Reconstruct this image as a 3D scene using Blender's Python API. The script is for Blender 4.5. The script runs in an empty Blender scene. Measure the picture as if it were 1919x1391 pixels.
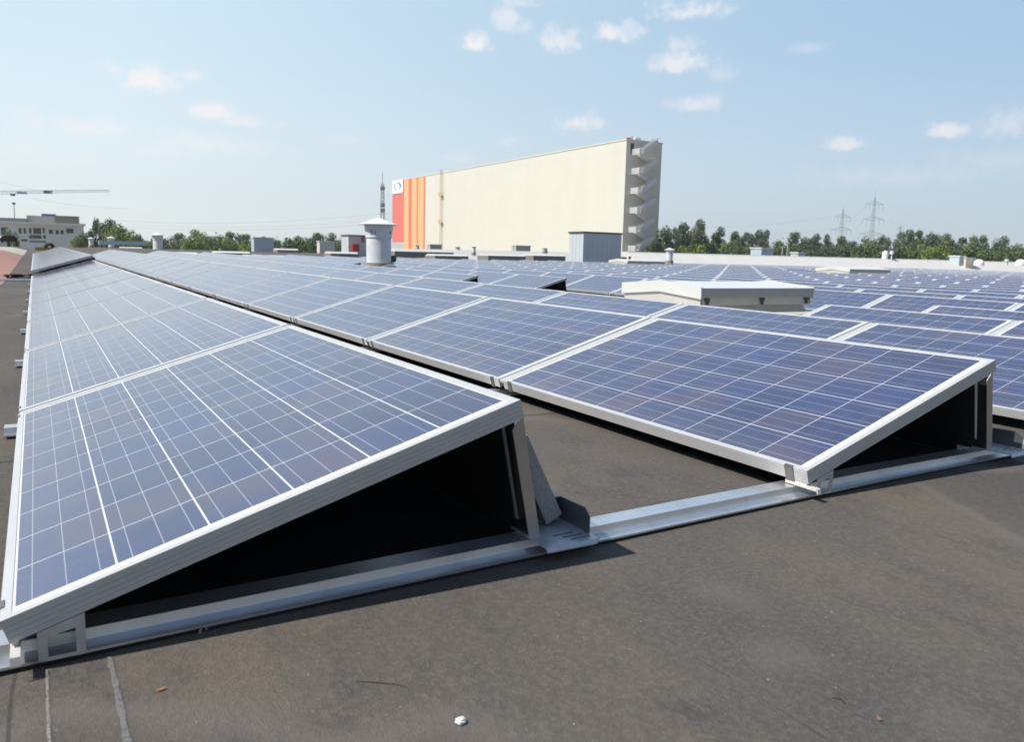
import bpy, bmesh, math, random
from mathutils import Vector, Matrix

random.seed(7)
R = math.radians
SC = bpy.context.scene
COL = SC.collection

# ------------------------------------------------------------------ camera
CAM = Vector((0.0613, -1.4436, 0.686))
YAW, PITCH, ROLL, FPX = 0.5414, -0.1435, 0.0225, 1480.0
_F = Vector((math.sin(YAW) * math.cos(PITCH), math.cos(YAW) * math.cos(PITCH), math.sin(PITCH)))
_R0 = Vector((math.cos(YAW), -math.sin(YAW), 0))
_U0 = _R0.cross(_F)
_R = _R0 * math.cos(ROLL) + _U0 * math.sin(ROLL)
_U = -_R0 * math.sin(ROLL) + _U0 * math.cos(ROLL)
cd = bpy.data.cameras.new('camera')
cam = bpy.data.objects.new('camera', cd)
COL.objects.link(cam)
cam.matrix_world = Matrix(((_R.x, _U.x, -_F.x, CAM.x), (_R.y, _U.y, -_F.y, CAM.y), (_R.z, _U.z, -_F.z, CAM.z), (0, 0, 0, 1)))
cd.sensor_width = 36.0
cd.lens = 36.0 * FPX / 1919.0
cd.clip_start = 0.05
cd.clip_end = 9000
cd.dof.use_dof = True
cd.dof.focus_distance = 3.2
cd.dof.aperture_fstop = 7.0
SC.camera = cam


def ray(px, py):
    return _F + _R * ((px - 959.5) / FPX) + _U * ((695.5 - py) / FPX)


def onx(px, py, X):
    d = ray(px, py); return CAM + d * ((X - CAM.x) / d.x)


def ony(px, py, Y):
    d = ray(px, py); return CAM + d * ((Y - CAM.y) / d.y)


def atd(px, py, D):
    return CAM + ray(px, py) * D


def project(p):
    d = Vector(p) - CAM
    z = d.dot(_F)
    return 959.5 + FPX * d.dot(_R) / z, 695.5 - FPX * d.dot(_U) / z, z


# ------------------------------------------------------------------ light
SUN_EL, SUN_AZ = R(51), R(173)             # azimuth counted from +x
sun_dir = Vector((math.cos(SUN_EL) * math.cos(SUN_AZ), math.cos(SUN_EL) * math.sin(SUN_AZ), math.sin(SUN_EL)))
sl = bpy.data.lights.new('sun', 'SUN')
sl.energy = 4.0
sl.angle = R(0.53)
sl.color = (1.0, 0.955, 0.89)
so = bpy.data.objects.new('sun', sl)
COL.objects.link(so)
so.rotation_euler = (-sun_dir).to_track_quat('-Z', 'Y').to_euler()
so.location = (-40, 10, 60)
SC.view_settings.view_transform = 'Standard'
SC.view_settings.look = 'None'
SC.view_settings.exposure = 0.4
SC.view_settings.gamma = 1
SC.view_settings.use_curve_mapping = False


class NT:
    """small node-tree writer"""
    def __init__(self, tree):
        self.t = tree

    def n(self, typ, **kw):
        nd = self.t.nodes.new(typ)
        for k, v in kw.items():
            setattr(nd, k, v)
        return nd

    def put(self, sock, v):
        if isinstance(v, bpy.types.NodeSocket):
            self.t.links.new(v, sock)
        elif v is not None:
            sock.default_value = v

    def m(self, op, a, b=None, c=None, clamp=False):
        nd = self.n('ShaderNodeMath', operation=op, use_clamp=clamp)
        self.put(nd.inputs[0], a); self.put(nd.inputs[1], b)
        if c is not None: self.put(nd.inputs[2], c)
        return nd.outputs[0]

    def vm(self, op, a, b=None, out=0):
        nd = self.n('ShaderNodeVectorMath', operation=op)
        self.put(nd.inputs[0], a)
        if b is not None: self.put(nd.inputs[1], b)
        return nd.outputs['Value'] if op in ('DOT_PRODUCT', 'LENGTH', 'DISTANCE') else nd.outputs[0]

    def mix(self, f, a, b, blend='MIX'):
        nd = self.n('ShaderNodeMix', data_type='RGBA', blend_type=blend)
        self.put(nd.inputs[0], f); self.put(nd.inputs[6], a); self.put(nd.inputs[7], b)
        return nd.outputs[2]

    def noise(self, vec, scale, detail=3, rough=0.55, out=0):
        nd = self.n('ShaderNodeTexNoise')
        self.put(nd.inputs['Vector'], vec)
        nd.inputs['Scale'].default_value = scale
        nd.inputs['Detail'].default_value = detail
        nd.inputs['Roughness'].default_value = rough
        return nd.outputs[out]

    def ramp(self, f, lo, hi, a=0.0, b=1.0, kind='SMOOTHSTEP'):
        nd = self.n('ShaderNodeMapRange', interpolation_type=kind)
        self.put(nd.inputs[0], f)
        for i, v in ((1, lo), (2, hi), (3, a), (4, b)): self.put(nd.inputs[i], v)
        return nd.outputs[0]


def c4(c): return (c[0], c[1], c[2], 1.0)


world = bpy.data.worlds.new('World')
SC.world = world
world.use_nodes = True
wt = world.node_tree
wt.nodes.clear()
W = NT(wt)
sky = W.n('ShaderNodeTexSky', sky_type='NISHITA')
sky.sun_disc = False
sky.sun_elevation = SUN_EL
sky.sun_rotation = math.atan2(sun_dir.x, sun_dir.y)
sky.air_density = 1.15
sky.dust_density = 0.9
sky.ozone_density = 1.0
sky.altitude = 50
wdir = W.vm('NORMALIZE', W.n('ShaderNodeTexCoord').outputs['Generated'])
sep = W.n('ShaderNodeSeparateXYZ'); W.put(sep.inputs[0], wdir)
up = sep.outputs[2]
side = W.vm('DOT_PRODUCT', wdir, (sun_dir.x, sun_dir.y, 0.0))
# summer haze: a pale veil over the clear sky, whitest low down and towards the sun
sside = W.ramp(side, -.56, .02, 0, 1, 'LINEAR')
low = W.mix(sside, (3.6, 4.15, 4.65, 1), (5.95, 6.25, 6.2, 1))
high = W.mix(sside, (2.25, 3.5, 4.75, 1), (4.7, 5.75, 6.1, 1))
veil = W.mix(W.ramp(up, 0.0, .30), low, high)
veil = W.mix(W.ramp(up, .30, .80), veil, (.85, 1.6, 3.1, 1))
back = W.vm('DOT_PRODUCT', wdir, (_F.x, _F.y, 0.0))
veil = W.mix(W.ramp(back, -.4, .45, .8, 0), veil, (.60, .80, 1.10, 1))  # unseen sky behind the camera dimmed to cut fill on shaded faces
skyc = W.mix(.80, W.mix(1.0, sky.outputs[0], (0.90, 1.0, 1.15, 1), 'MULTIPLY'), veil)
# (px, py, half width, half height, strength): the small fair-weather clouds, each a soft noisy patch of the sky in its own direction
CLOUDS = [(892, 82, 26, 20, 1.0), (952, 34, 26, 24, .6), (985, 52, 20, 14, .45), (975, 6, 34, 12, .5), (1050, 76, 46, 26, .75), (1070, 62, 24, 16, .5),
          (1150, 66, 44, 20, .9), (1178, 54, 18, 14, .6), (1300, 24, 70, 18, .8), (1255, 10, 36, 12, .5), (1278, 118, 58, 22, .8), (1282, 84, 38, 16, .5),
          (1310, 198, 46, 18, .6), (1085, 230, 50, 22, .85), (1260, 196, 30, 12, .3), (948, 266, 18, 12, .35), (280, 150, 44, 24, .9), (215, 132, 28, 14, .6),
          (355, 142, 32, 12, .55), (400, 212, 46, 18, .85), (460, 228, 54, 14, .55), (145, 238, 112, 20, .55), (375, 270, 112, 22, .5), (300, 285, 60, 16, .35),
          (630, 262, 40, 10, .3), (865, 296, 34, 10, .3), (1586, 271, 36, 12, .75), (1782, 247, 42, 13, .8), (1890, 236, 60, 26, .45), (1512, 92, 30, 8, .25),
          (60, 292, 100, 22, .3), (1690, 330, 200, 22, .2), (1350, 140, 30, 16, .3), (1880, 300, 120, 20, .2)]
nz = W.noise(wdir, 34.0, 5, 0.62)
nz2 = W.noise(wdir, 90.0, 4, 0.6)
nzz = W.m('ADD', W.m('MULTIPLY', W.m('SUBTRACT', nz, 0.5), 2.4), W.m('MULTIPLY', W.m('SUBTRACT', nz2, 0.5), 1.4))
tot = None
for px, py, hw, hh, st in CLOUDS:
    d = ray(px, py).normalized()
    r_ = d.cross(Vector((0, 0, 1))).normalized(); u_ = r_.cross(d)
    a = W.m('MULTIPLY', W.vm('DOT_PRODUCT', wdir, r_), FPX / hw / 1.05)
    b = W.m('MULTIPLY', W.vm('DOT_PRODUCT', wdir, u_), FPX / hh / 1.05)
    # flatter below than above
    b = W.m('MULTIPLY', b, W.ramp(b, -0.2, 0.2, 1.35, 0.9))
    q = W.m('SUBTRACT', 1.0, W.m('SQRT', W.m('ADD', W.m('MULTIPLY', a, a), W.m('MULTIPLY', b, b))))
    front = W.m('GREATER_THAN', W.vm('DOT_PRODUCT', wdir, d), 0.0)
    q = W.m('MULTIPLY', W.ramp(W.m('ADD', q, nzz), -0.15, 1.0, 0.0, st), front)
    tot = q if tot is None else W.m('MAXIMUM', tot, q)
cl = W.mix(W.m('MULTIPLY', tot, 0.85), skyc, (6.4, 6.15, 6.1, 1))
bgn = W.n('ShaderNodeBackground')
W.put(bgn.inputs[0], cl)
bgn.inputs[1].default_value = 0.12
wo = W.n('ShaderNodeOutputWorld')
wt.links.new(bgn.outputs[0], wo.inputs[0])

# ------------------------------------------------------------------ materials
MATS = {}


def mat(name, col, rough=0.6, metal=0.0, spec=0.5, var=0.0, vscale=3.0, bump=0.0, bscale=60.0, dirt=None, dscale=2.0, dirt_amt=0.5):
    if name in MATS: return MATS[name]
    m = bpy.data.materials.new(name); m.use_nodes = True
    t = m.node_tree; N = NT(t)
    p = t.nodes['Principled BSDF']
    p.inputs['Roughness'].default_value = rough
    p.inputs['Metallic'].default_value = metal
    p.inputs['Specular IOR Level'].default_value = spec
    co = N.n('ShaderNodeTexCoord').outputs['Object']
    c = c4(col)
    if var:
        f = N.noise(co, vscale, 4, 0.6)
        c = N.mix(N.ramp(f, .3, .7), c4([v * (1 - var) for v in col]), c4([min(1, v * (1 + var)) for v in col]))
    if dirt:
        f = N.ramp(N.noise(co, dscale, 6, 0.65), .48, .72, 0, dirt_amt)
        c = N.mix(f, c, c4(dirt))
    N.put(p.inputs['Base Color'], c)
    if bump:
        b = N.n('ShaderNodeBump'); b.inputs['Strength'].default_value = bump; b.inputs['Distance'].default_value = 0.01
        N.put(b.inputs['Height'], N.noise(co, bscale, 4, .6)); N.put(p.inputs['Normal'], b.outputs[0])
    MATS[name] = m
    return m


def cell_material():
    m = bpy.data.materials.new('solar_glass'); m.use_nodes = True
    t = m.node_tree; N = NT(t); p = t.nodes['Principled BSDF']
    uv = N.n('ShaderNodeUVMap').outputs[0]
    s = N.n('ShaderNodeSeparateXYZ'); N.put(s.inputs[0], uv)
    U, V = s.outputs[0], s.outputs[1]
    inside = N.m('MULTIPLY', N.m('MULTIPLY', N.m('GREATER_THAN', U, 0.0), N.m('LESS_THAN', U, 6.0)),
                 N.m('MULTIPLY', N.m('GREATER_THAN', V, 0.0), N.m('LESS_THAN', V, 10.0)))
    fu = N.m('FRACT', U); fv = N.m('FRACT', V)
    gu = N.m('GREATER_THAN', N.m('ABSOLUTE', N.m('SUBTRACT', fu, .5)), .5 - .0108)
    gv = N.m('GREATER_THAN', N.m('ABSOLUTE', N.m('SUBTRACT', fv, .5)), .5 - .0082)
    b3 = N.m('LESS_THAN', N.m('ABSOLUTE', N.m('SUBTRACT', N.m('FRACT', N.m('MULTIPLY', fu, 3.0)), .5)), .017)
    ri = N.n('ShaderNodeObjectInfo').outputs['Random']
    cell = N.n('ShaderNodeCombineXYZ'); N.put(cell.inputs[0], N.m('FLOOR', U)); N.put(cell.inputs[1], N.m('FLOOR', V)); N.put(cell.inputs[2], N.m('MULTIPLY', ri, 97.0))
    wn = N.n('ShaderNodeTexWhiteNoise', noise_dimensions='3D'); N.put(wn.inputs[0], cell.outputs[0])
    off = N.n('ShaderNodeCombineXYZ'); N.put(off.inputs[0], U); N.put(off.inputs[1], V); N.put(off.inputs[2], N.m('MULTIPLY', ri, 53.0))
    blot = N.noise(off.outputs[0], 1.1, 4, .6)
    vo = N.n('ShaderNodeTexVoronoi'); N.put(vo.inputs['Vector'], off.outputs[0]); vo.inputs['Scale'].default_value = 26.0
    gs = N.n('ShaderNodeSeparateXYZ'); N.put(gs.inputs[0], vo.outputs['Color'])
    tone = N.m('ADD', N.m('MULTIPLY', wn.outputs[0], .55), N.m('ADD', N.m('MULTIPLY', blot, .75), N.m('MULTIPLY', gs.outputs[0], .16)))
    c = N.mix(N.ramp(tone, .35, .95), c4((.040, .042, .092)), c4((.034, .050, .152)))
    warm = N.ramp(N.m('ADD', N.m('MULTIPLY', N.noise(off.outputs[0], .55, 3, .5), .7), N.m('MULTIPLY', wn.outputs[0], .3)), .48, .70, 0, .75)
    c = N.mix(warm, c, c4((.088, .064, .088)))
    c = N.mix(N.m('MULTIPLY', gs.outputs[1], .2), c, c4((.07, .085, .16)))
    c = N.mix(b3, c, c4((.30, .32, .38)))
    c = N.mix(gv, c, c4((.62, .62, .65)))
    c = N.mix(gu, c, c4((.70, .70, .72)))
    c = N.mix(inside, c4((.80, .80, .79)), c)
    # thin dust film, thicker along the low edge
    du = N.ramp(N.noise(off.outputs[0], .9, 5, .65), .45, .8, .015, .07)
    du = N.m('ADD', du, N.ramp(U, 0.0, 1.2, .10, 0.0))
    rs = N.n('ShaderNodeMapping'); N.put(rs.inputs[0], off.outputs[0]); rs.inputs['Scale'].default_value = (.35, 3.2, 1)
    du = N.m('ADD', du, N.ramp(N.noise(rs.outputs[0], 1.6, 5, .7), .52, .78, 0, .07))
    c = N.mix(du, c, c4((.34, .32, .29)))
    N.put(p.inputs['Base Color'], c)
    N.put(p.inputs['Roughness'], N.ramp(du, 0, .25, .10, .26))
    p.inputs['IOR'].default_value = 1.92
    bp = N.n('ShaderNodeBump'); bp.inputs['Strength'].default_value = .05; bp.inputs['Distance'].default_value = .002
    N.put(bp.inputs['Height'], N.noise(off.outputs[0], 2.0, 2, .5)); N.put(p.inputs['Normal'], bp.outputs[0])
    return m


def roof_material():
    m = bpy.data.materials.new('bitumen_roofing'); m.use_nodes = True
    t = m.node_tree; N = NT(t); p = t.nodes['Principled BSDF']
    co = N.n('ShaderNodeTexCoord').outputs['Object']
    s = N.n('ShaderNodeSeparateXYZ'); N.put(s.inputs[0], co)
    X, Y = s.outputs[0], s.outputs[1]
    st = N.n('ShaderNodeMapping'); N.put(st.inputs[0], co); st.inputs['Scale'].default_value = (1, .45, 1); st.inputs['Rotation'].default_value = (0, 0, R(-50))
    big = N.noise(st.outputs[0], 1.5, 5, .62)
    mid = N.noise(st.outputs[0], 6.0, 5, .65)
    fine = N.noise(co, 70.0, 3, .7)
    grain = N.noise(co, 420.0, 2, .7)
    c = N.mix(N.ramp(big, .38, .62), c4((.100, .092, .083)), c4((.148, .121, .095)))
    c = N.mix(N.ramp(mid, .42, .70, 0, .75), c, c4((.076, .074, .072)))
    c = N.mix(N.ramp(fine, .40, .68, 0, .35), c, c4((.21, .185, .155)))
    c = N.mix(N.ramp(grain, .35, .7, 0, .34), c, c4((.045, .043, .042)))
    c = N.mix(N.ramp(N.noise(co, 190, 2, .6), .60, .75, 0, .32), c, c4((.27, .235, .20)))
    # rusty grit specks
    vo = N.n('ShaderNodeTexVoronoi'); N.put(vo.inputs['Vector'], co); vo.inputs['Scale'].default_value = 42.0
    gs = N.n('ShaderNodeSeparateXYZ'); N.put(gs.inputs[0], vo.outputs['Color'])
    spk = N.m('MULTIPLY', N.m('LESS_THAN', vo.outputs['Distance'], .10), N.m('GREATER_THAN', gs.outputs[0], .80))
    c = N.mix(N.m('MULTIPLY', spk, .8), c, c4((.30, .19, .13)))
    spk2 = N.m('MULTIPLY', N.m('LESS_THAN', vo.outputs['Distance'], .07), N.m('LESS_THAN', gs.outputs[1], .10))
    c = N.mix(spk2, c, c4((.36, .34, .31)))
    # darker scuffs and pools
    sc = N.ramp(N.noise(st.outputs[0], 3.1, 7, .72), .60, .70, 0, .55)
    c = N.mix(sc, c, c4((.06, .06, .062)))
    # dried puddles with a pale tide line
    pn = N.noise(co, .55, 3, .5)
    pud = N.ramp(pn, .575, .60, 0, 1); rim = N.m('SUBTRACT', pud, N.ramp(pn, .60, .625, 0, 1))
    c = N.mix(N.m('MULTIPLY', pud, .30), c, c4((.070, .068, .068)))
    c = N.mix(N.m('MULTIPLY', rim, .30), c, c4((.22, .19, .16)))
    # overlap seams of the sheets
    wob = N.m('MULTIPLY', N.m('SUBTRACT', N.noise(co, 1.3, 2, .5), .5), .05)
    fx = N.m('FRACT', N.m('ADD', N.m('MULTIPLY', N.m('ADD', X, wob), 1 / 1.02), .5))
    seam = N.m('LESS_THAN', N.m('ABSOLUTE', N.m('SUBTRACT', fx, .5)), .0028)
    lap = N.ramp(N.m('ABSOLUTE', N.m('SUBTRACT', fx, .46)),   .0, .05, .12, .0)
    c = N.mix(lap, c, c4((.07, .068, .066)))
    c = N.mix(N.m('MULTIPLY', seam, N.ramp(N.noise(co, 2.2, 3, .6), .45, .6, .0, .55)), c, c4((.03, .03, .03)))
    fy = N.m('FRACT', N.m('ADD', N.m('MULTIPLY', Y, 1 / 7.4), .31))
    sy = N.m('LESS_THAN', N.m('ABSOLUTE', N.m('SUBTRACT', fy, .5)), .0012)
    c = N.mix(N.m('MULTIPLY', sy, .7), c, c4((.03, .03, .03)))
    N.put(p.inputs['Base Color'], c)
    p.inputs['Roughness'].default_value = .85
    p.inputs['Specular IOR Level'].default_value = .25
    bp = N.n('ShaderNodeBump'); bp.inputs['Strength'].default_value = .8; bp.inputs['Distance'].default_value = .004
    h = N.m('ADD', N.m('ADD', fine, N.m('MULTIPLY', grain, .6)), N.m('MULTIPLY', mid, 1.2))
    N.put(bp.inputs['Height'], N.m('SUBTRACT', h, N.m('MULTIPLY', seam, .5))); N.put(p.inputs['Normal'], bp.outputs[0])
    return m


GLASS = cell_material()
ROOF = roof_material()
M_FRAME = mat('frame_aluminium', (.52, .525, .525), .40, .10, var=.03, vscale=9, dirt=(.55, .52, .47), dscale=14, dirt_amt=.25)
M_BACK = mat('backsheet', (.06, .06, .06), .7)
M_RAIL = mat('mill_aluminium', (.74, .75, .77), .30, .85, var=.06, vscale=6, dirt=(.36, .34, .31), dscale=9, dirt_amt=.35)
M_GALV = mat('galvanised_steel', (.56, .58, .60), .45, .6, var=.15, vscale=24, dirt=(.25, .25, .25), dscale=12, dirt_amt=.3)
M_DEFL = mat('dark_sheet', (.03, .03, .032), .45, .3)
M_FLANGE = mat('folded_sheet', (.50, .46, .42), .35, .6, var=.06, vscale=8)
M_CONC = mat('grey_concrete', (.34, .345, .345), .9, var=.14, vscale=140, bump=.5, bscale=120)
M_RUB = mat('black_rubber', (.012, .012, .012), .8)
M_WHITE = mat('white_sheet', (.78, .78, .77), .45, var=.03, dirt=(.55, .52, .46), dscale=1.2, dirt_amt=.3)
M_VENT = mat('vent_plastic', (.72, .75, .77), .5, var=.04, vscale=4, dirt=(.40, .40, .40), dscale=3, dirt_amt=.3)
M_VCAP = mat('white_cap', (.84, .84, .83), .4, var=.02)
M_SHED = mat('grey_cladding', (.47, .52, .56), .5, var=.05, vscale=3, dirt=(.35, .36, .37), dscale=1.5, dirt_amt=.3)
M_DARK = mat('dark_trim', (.06, .065, .07), .6)
M_BLACK = mat('black_opening', (.01, .01, .01), .8)
M_RED = mat('red_paint', (.55, .06, .05), .5)
M_CREAM = mat('parapet_paint', (.68, .665, .61), .7, var=.03, vscale=1.0, dirt=(.66, .62, .54), dscale=.8, dirt_amt=.35)


# ------------------------------------------------------------------ mesh helpers
class MB:
    def __init__(self):
        self.bm = bmesh.new(); self.mi = 0

    def poly(self, pts):
        f = self.bm.faces.new([self.bm.verts.new(p) for p in pts]); f.material_index = self.mi; return f

    def hexa(self, p):
        v = [self.bm.verts.new(q) for q in p]
        for i in ((3, 2, 1, 0), (4, 5, 6, 7), (0, 1, 5, 4), (1, 2, 6, 5), (2, 3, 7, 6), (3, 0, 4, 7)):
            f = self.bm.faces.new([v[j] for j in i]); f.material_index = self.mi

    def box(self, x0, x1, y0, y1, z0, z1, T=None):
        p = [(x0, y0, z0), (x1, y0, z0), (x1, y1, z0), (x0, y1, z0), (x0, y0, z1), (x1, y0, z1), (x1, y1, z1), (x0, y1, z1)]
        self.hexa([T(*q) for q in p] if T else p)

    def bar(self, a, b, w, h=None):
        a, b = Vector(a), Vector(b); h = h or w
        d = (b - a).normalized()
        s = d.cross(Vector((0, 0, 1)))
        s = Vector((1, 0, 0)) if s.length < 1e-4 else s.normalized()
        u = s.cross(d)
        s *= w / 2; u *= h / 2
        self.hexa([a - s - u, a + s - u, b + s - u, b - s - u, a - s + u, a + s + u, b + s + u, b - s + u])

    def tube(self, pts, r, n=6, caps=True):
        rings = []
        pts = [Vector(p) for p in pts]
        for i, p in enumerate(pts):
            d = (pts[min(i + 1, len(pts) - 1)] - pts[max(i - 1, 0)]).normalized()
            s = d.cross(Vector((0, 0, 1)))
            s = Vector((1, 0, 0)) if s.length < 1e-3 else s.normalized()
            u = s.cross(d)
            rr = r[i] if isinstance(r, (list, tuple)) else r
            rings.append([self.bm.verts.new(p + (s * math.cos(2 * math.pi * k / n) + u * math.sin(2 * math.pi * k / n)) * rr) for k in range(n)])
        for a, b in zip(rings, rings[1:]):
            for k in range(n):
                f = self.bm.faces.new((a[k], a[(k + 1) % n], b[(k + 1) % n], b[k])); f.material_index = self.mi; f.smooth = n > 5
        if caps:
            for rg in (rings[0][::-1], rings[-1]):
                f = self.bm.faces.new(rg); f.material_index = self.mi

    def lathe(self, prof, n=40, cx=0, cy=0, smooth=True):
        rings = []
        for r, z in prof:
            rings.append([self.bm.verts.new((cx + r * math.cos(2 * math.pi * k / n), cy + r * math.sin(2 * math.pi * k / n), z)) for k in range(n)] if r > 1e-6 else [self.bm.verts.new((cx, cy, z))])
        for a, b in zip(rings, rings[1:]):
            for k in range(n):
                j = (k + 1) % n
                if len(a) == 1 and len(b) == 1: continue
                if len(a) == 1: f = self.bm.faces.new((a[0], b[j], b[k]))
                elif len(b) == 1: f = self.bm.faces.new((a[k], a[j], b[0]))
                else: f = self.bm.faces.new((a[k], a[j], b[j], b[k]))
                f.material_index = self.mi; f.smooth = smooth

    def prism(self, poly, axis, a, b):
        """poly of 2D points extruded along axis from a to b; 2D axes are the remaining two in order"""
        def P(q, t):
            return (t, q[0], q[1]) if axis == 'x' else (q[0], t, q[1]) if axis == 'y' else (q[0], q[1], t)
        n = len(poly)
        va = [self.bm.verts.new(P(q, a)) for q in poly]; vb = [self.bm.verts.new(P(q, b)) for q in poly]
        fs = [self.bm.faces.new(va[::-1]), self.bm.faces.new(vb)]
        for i in range(n):
            fs.append(self.bm.faces.new((va[i], va[(i + 1) % n], vb[(i + 1) % n], vb[i])))
        for f in fs: f.material_index = self.mi

    def mesh(self, name, mats):
        bmesh.ops.recalc_face_normals(self.bm, faces=self.bm.faces)
        me = bpy.data.meshes.new(name)
        self.bm.to_mesh(me); self.bm.free()
        if any(p.use_smooth for p in me.polygons): me.set_sharp_from_angle(angle=R(38))
        for m in (mats if isinstance(mats, (list, tuple)) else [mats]): me.materials.append(m)
        return me

    def build(self, name, mats, parent=None, bevel=0):
        o = bpy.data.objects.new(name, self.mesh(name, mats))
        COL.objects.link(o)
        if parent: o.parent = parent
        if bevel:
            b = o.modifiers.new('bevel', 'BEVEL'); b.width = bevel; b.segments = 2; b.limit_method = 'ANGLE'; b.angle_limit = R(40)
        return o


def tag(o, label=None, cat=None, group=None, kind=None):
    if label: o['label'] = label
    if cat: o['category'] = cat
    if group: o['group'] = group
    if kind: o['kind'] = kind
    return o


def thing(name, label, cat, loc=(0, 0, 0), rz=0, group=None):
    o = bpy.data.objects.new(name, None); COL.objects.link(o)
    o.empty_display_size = .1
    o.location = loc; o.rotation_euler = (0, 0, rz)
    return tag(o, label, cat, group)


CHILDREN = {}


def kids(o): return [c for c in COL.objects if c.parent is o]


def dup(root, parts, loc=None, mw=None):
    r = root.copy(); COL.objects.link(r)
    if loc is not None: r.location = loc
    if mw is not None: r.matrix_world = mw
    for ch in parts:
        c = ch.copy(); COL.objects.link(c); c.parent = r
    return r


ORD = ['first', 'second', 'third', 'fourth', 'fifth', 'sixth', 'seventh', 'eighth', 'ninth', 'tenth', 'eleventh', 'twelfth', 'thirteenth', 'fourteenth',
       'fifteenth', 'sixteenth', 'seventeenth', 'eighteenth', 'nineteenth', 'twentieth']
TENS = {20: 'twenty', 30: 'thirty'}


def ordw(i):          # 0-based
    if i < 20: return ORD[i]
    n = i + 1
    if n == 30: return 'thirtieth'
    if n == 40: return 'fortieth'
    return TENS[n // 10 * 10] + '-' + ORD[n % 10 - 1]


# ------------------------------------------------------------------ the roof the array stands on
def lerp_tab(tab, x):
    if x <= tab[0][0]: return tab[0][1]
    for (a, va), (b, vb) in zip(tab, tab[1:]):
        if x <= b: return va + (vb - va) * (x - a) / (b - a)
    return tab[-1][1]


FX = [(-30, .06), (-3, .035), (0, .012), (1.2, .003), (3.0, -.012), (4.4, -.085), (6.9, -.13), (8.8, -.165), (10.8, -.165), (13, -.19), (20, -.22), (33, -.17), (63, -.21), (79, -.36), (130, -.5)]
GX = [(-30, .0057), (2, .0057), (5, .009), (130, .009)]
YEND = 39.2


def sstep(a, b, v):
    t = max(0, min(1, (v - a) / (b - a))); return t * t * (3 - 2 * t)


def H(x, y):
    yy = min(y, YEND)
    z = lerp_tab(FX, x) + lerp_tab(GX, x) * yy
    if y > YEND - 2:     # the neighbouring bay climbs again beyond the array
        z += 0.50 * sstep(YEND - 2, 72, y) * (1 - sstep(24, 34, x)) * sstep(-6, 8, x)
    z += 0.27 * sstep(18, 36, y) * (1 - sstep(-1.6, -0.2, x))
    return z


def sheet(name, x0, x1, y0, y1, dz, m, nx, ny, kind='structure', xs=None, ys=None):
    b = MB()
    xs = xs or [x0 + (x1 - x0) * i / nx for i in range(nx + 1)]
    ys = ys or [y0 + (y1 - y0) * i / ny for i in range(ny + 1)]
    vs = [[b.bm.verts.new((x, y, H(x, y) + dz)) for y in ys] for x in xs]
    for i in range(len(xs) - 1):
        for j in range(len(ys) - 1):
            f = b.bm.faces.new((vs[i][j], vs[i + 1][j], vs[i + 1][j + 1], vs[i][j + 1])); f.smooth = True
    o = b.build(name, m)
    if kind: o['kind'] = kind
    return o


GX_ = [-26, -20, -15, -10, -6, -4, -3, -2, -1.2, -.4] + [i * .4 for i in range(0, 40)] + [16 + i for i in range(0, 20)] + [36 + 4 * i for i in range(0, 24)]
GY_ = [-14, -10, -7, -5] + [-4 + i * .5 for i in range(0, 30)] + [11 + i for i in range(0, 34)] + [45 + 3 * i for i in range(0, 16)]
sheet('flat_roof', 0, 0, 0, 0, 0, ROOF, 0, 0, xs=GX_, ys=GY_)

# ------------------------------------------------------------------ solar panels
CU, CV, MU, MV, TILT = .158, .1685, .020, .038, .2989
ROWP, MODP = 1.9727, 1.8024
Z0 = .095
PW, PL = 6 * CU + 2 * MU, 10 * CV + 2 * MV
ct, st_ = math.cos(TILT), math.sin(TILT)


def TP(u, v, w):      # panel coordinates (up the slope, along the row, out of the glass) -> thing coordinates
    return (u * ct - w * st_, v, Z0 + u * st_ + w * ct)


U0, U1, V0, V1 = -MU, 6 * CU + MU, -MV, 10 * CV + MV
FW = .017


def frame_mesh(fine):
    b = MB()
    lay = [(-.0400, -.0310), (-.0302, -.0215), (-.0207, -.0120), (-.0112, .0018)] if fine else [(-.040, .0018)]
    if fine:
        e = .0009
        b.box(U0 + e, U0 + FW - e, V0 + e, V1 - e, -.0395, .0012, TP); b.box(U1 - FW + e, U1 - e, V0 + e, V1 - e, -.0395, .0012, TP)
        b.box(U0 + FW, U1 - FW, V0 + e, V0 + FW - e, -.0395, .0012, TP); b.box(U0 + FW, U1 - FW, V1 - FW + e, V1 - e, -.0395, .0012, TP)
    for a, c in lay:
        b.box(U0, U0 + FW, V0, V1, a, c, TP); b.box(U1 - FW, U1, V0, V1, a, c, TP)
        b.box(U0 + FW, U1 - FW, V0, V0 + FW, a, c, TP); b.box(U0 + FW, U1 - FW, V1 - FW, V1, a, c, TP)
    return b.mesh('frame', M_FRAME)


def glass_mesh():
    b = MB(); uvl = b.bm.loops.layers.uv.new('UVMap')
    i = .0015
    q = [(U0 + FW - i, V0 + FW - i), (U1 - FW + i, V0 + FW - i), (U1 - FW + i, V1 - FW + i), (U0 + FW - i, V1 - FW + i)]
    f = b.poly([TP(u, v, 0) for u, v in q])
    for l, (u, v) in zip(f.loops, q): l[uvl].uv = (u / CU, v / CV)
    b.mi = 1
    b.poly([TP(u, v, -.006) for u, v in q[::-1]])
    me = bpy.data.meshes.new('glass'); b.bm.to_mesh(me); b.bm.free()
    me.materials.append(GLASS); me.materials.append(M_BACK)
    return me


XT, ZT = .966, .338     # top of the wind deflector
XB, ZB = 1.020, .037


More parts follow.
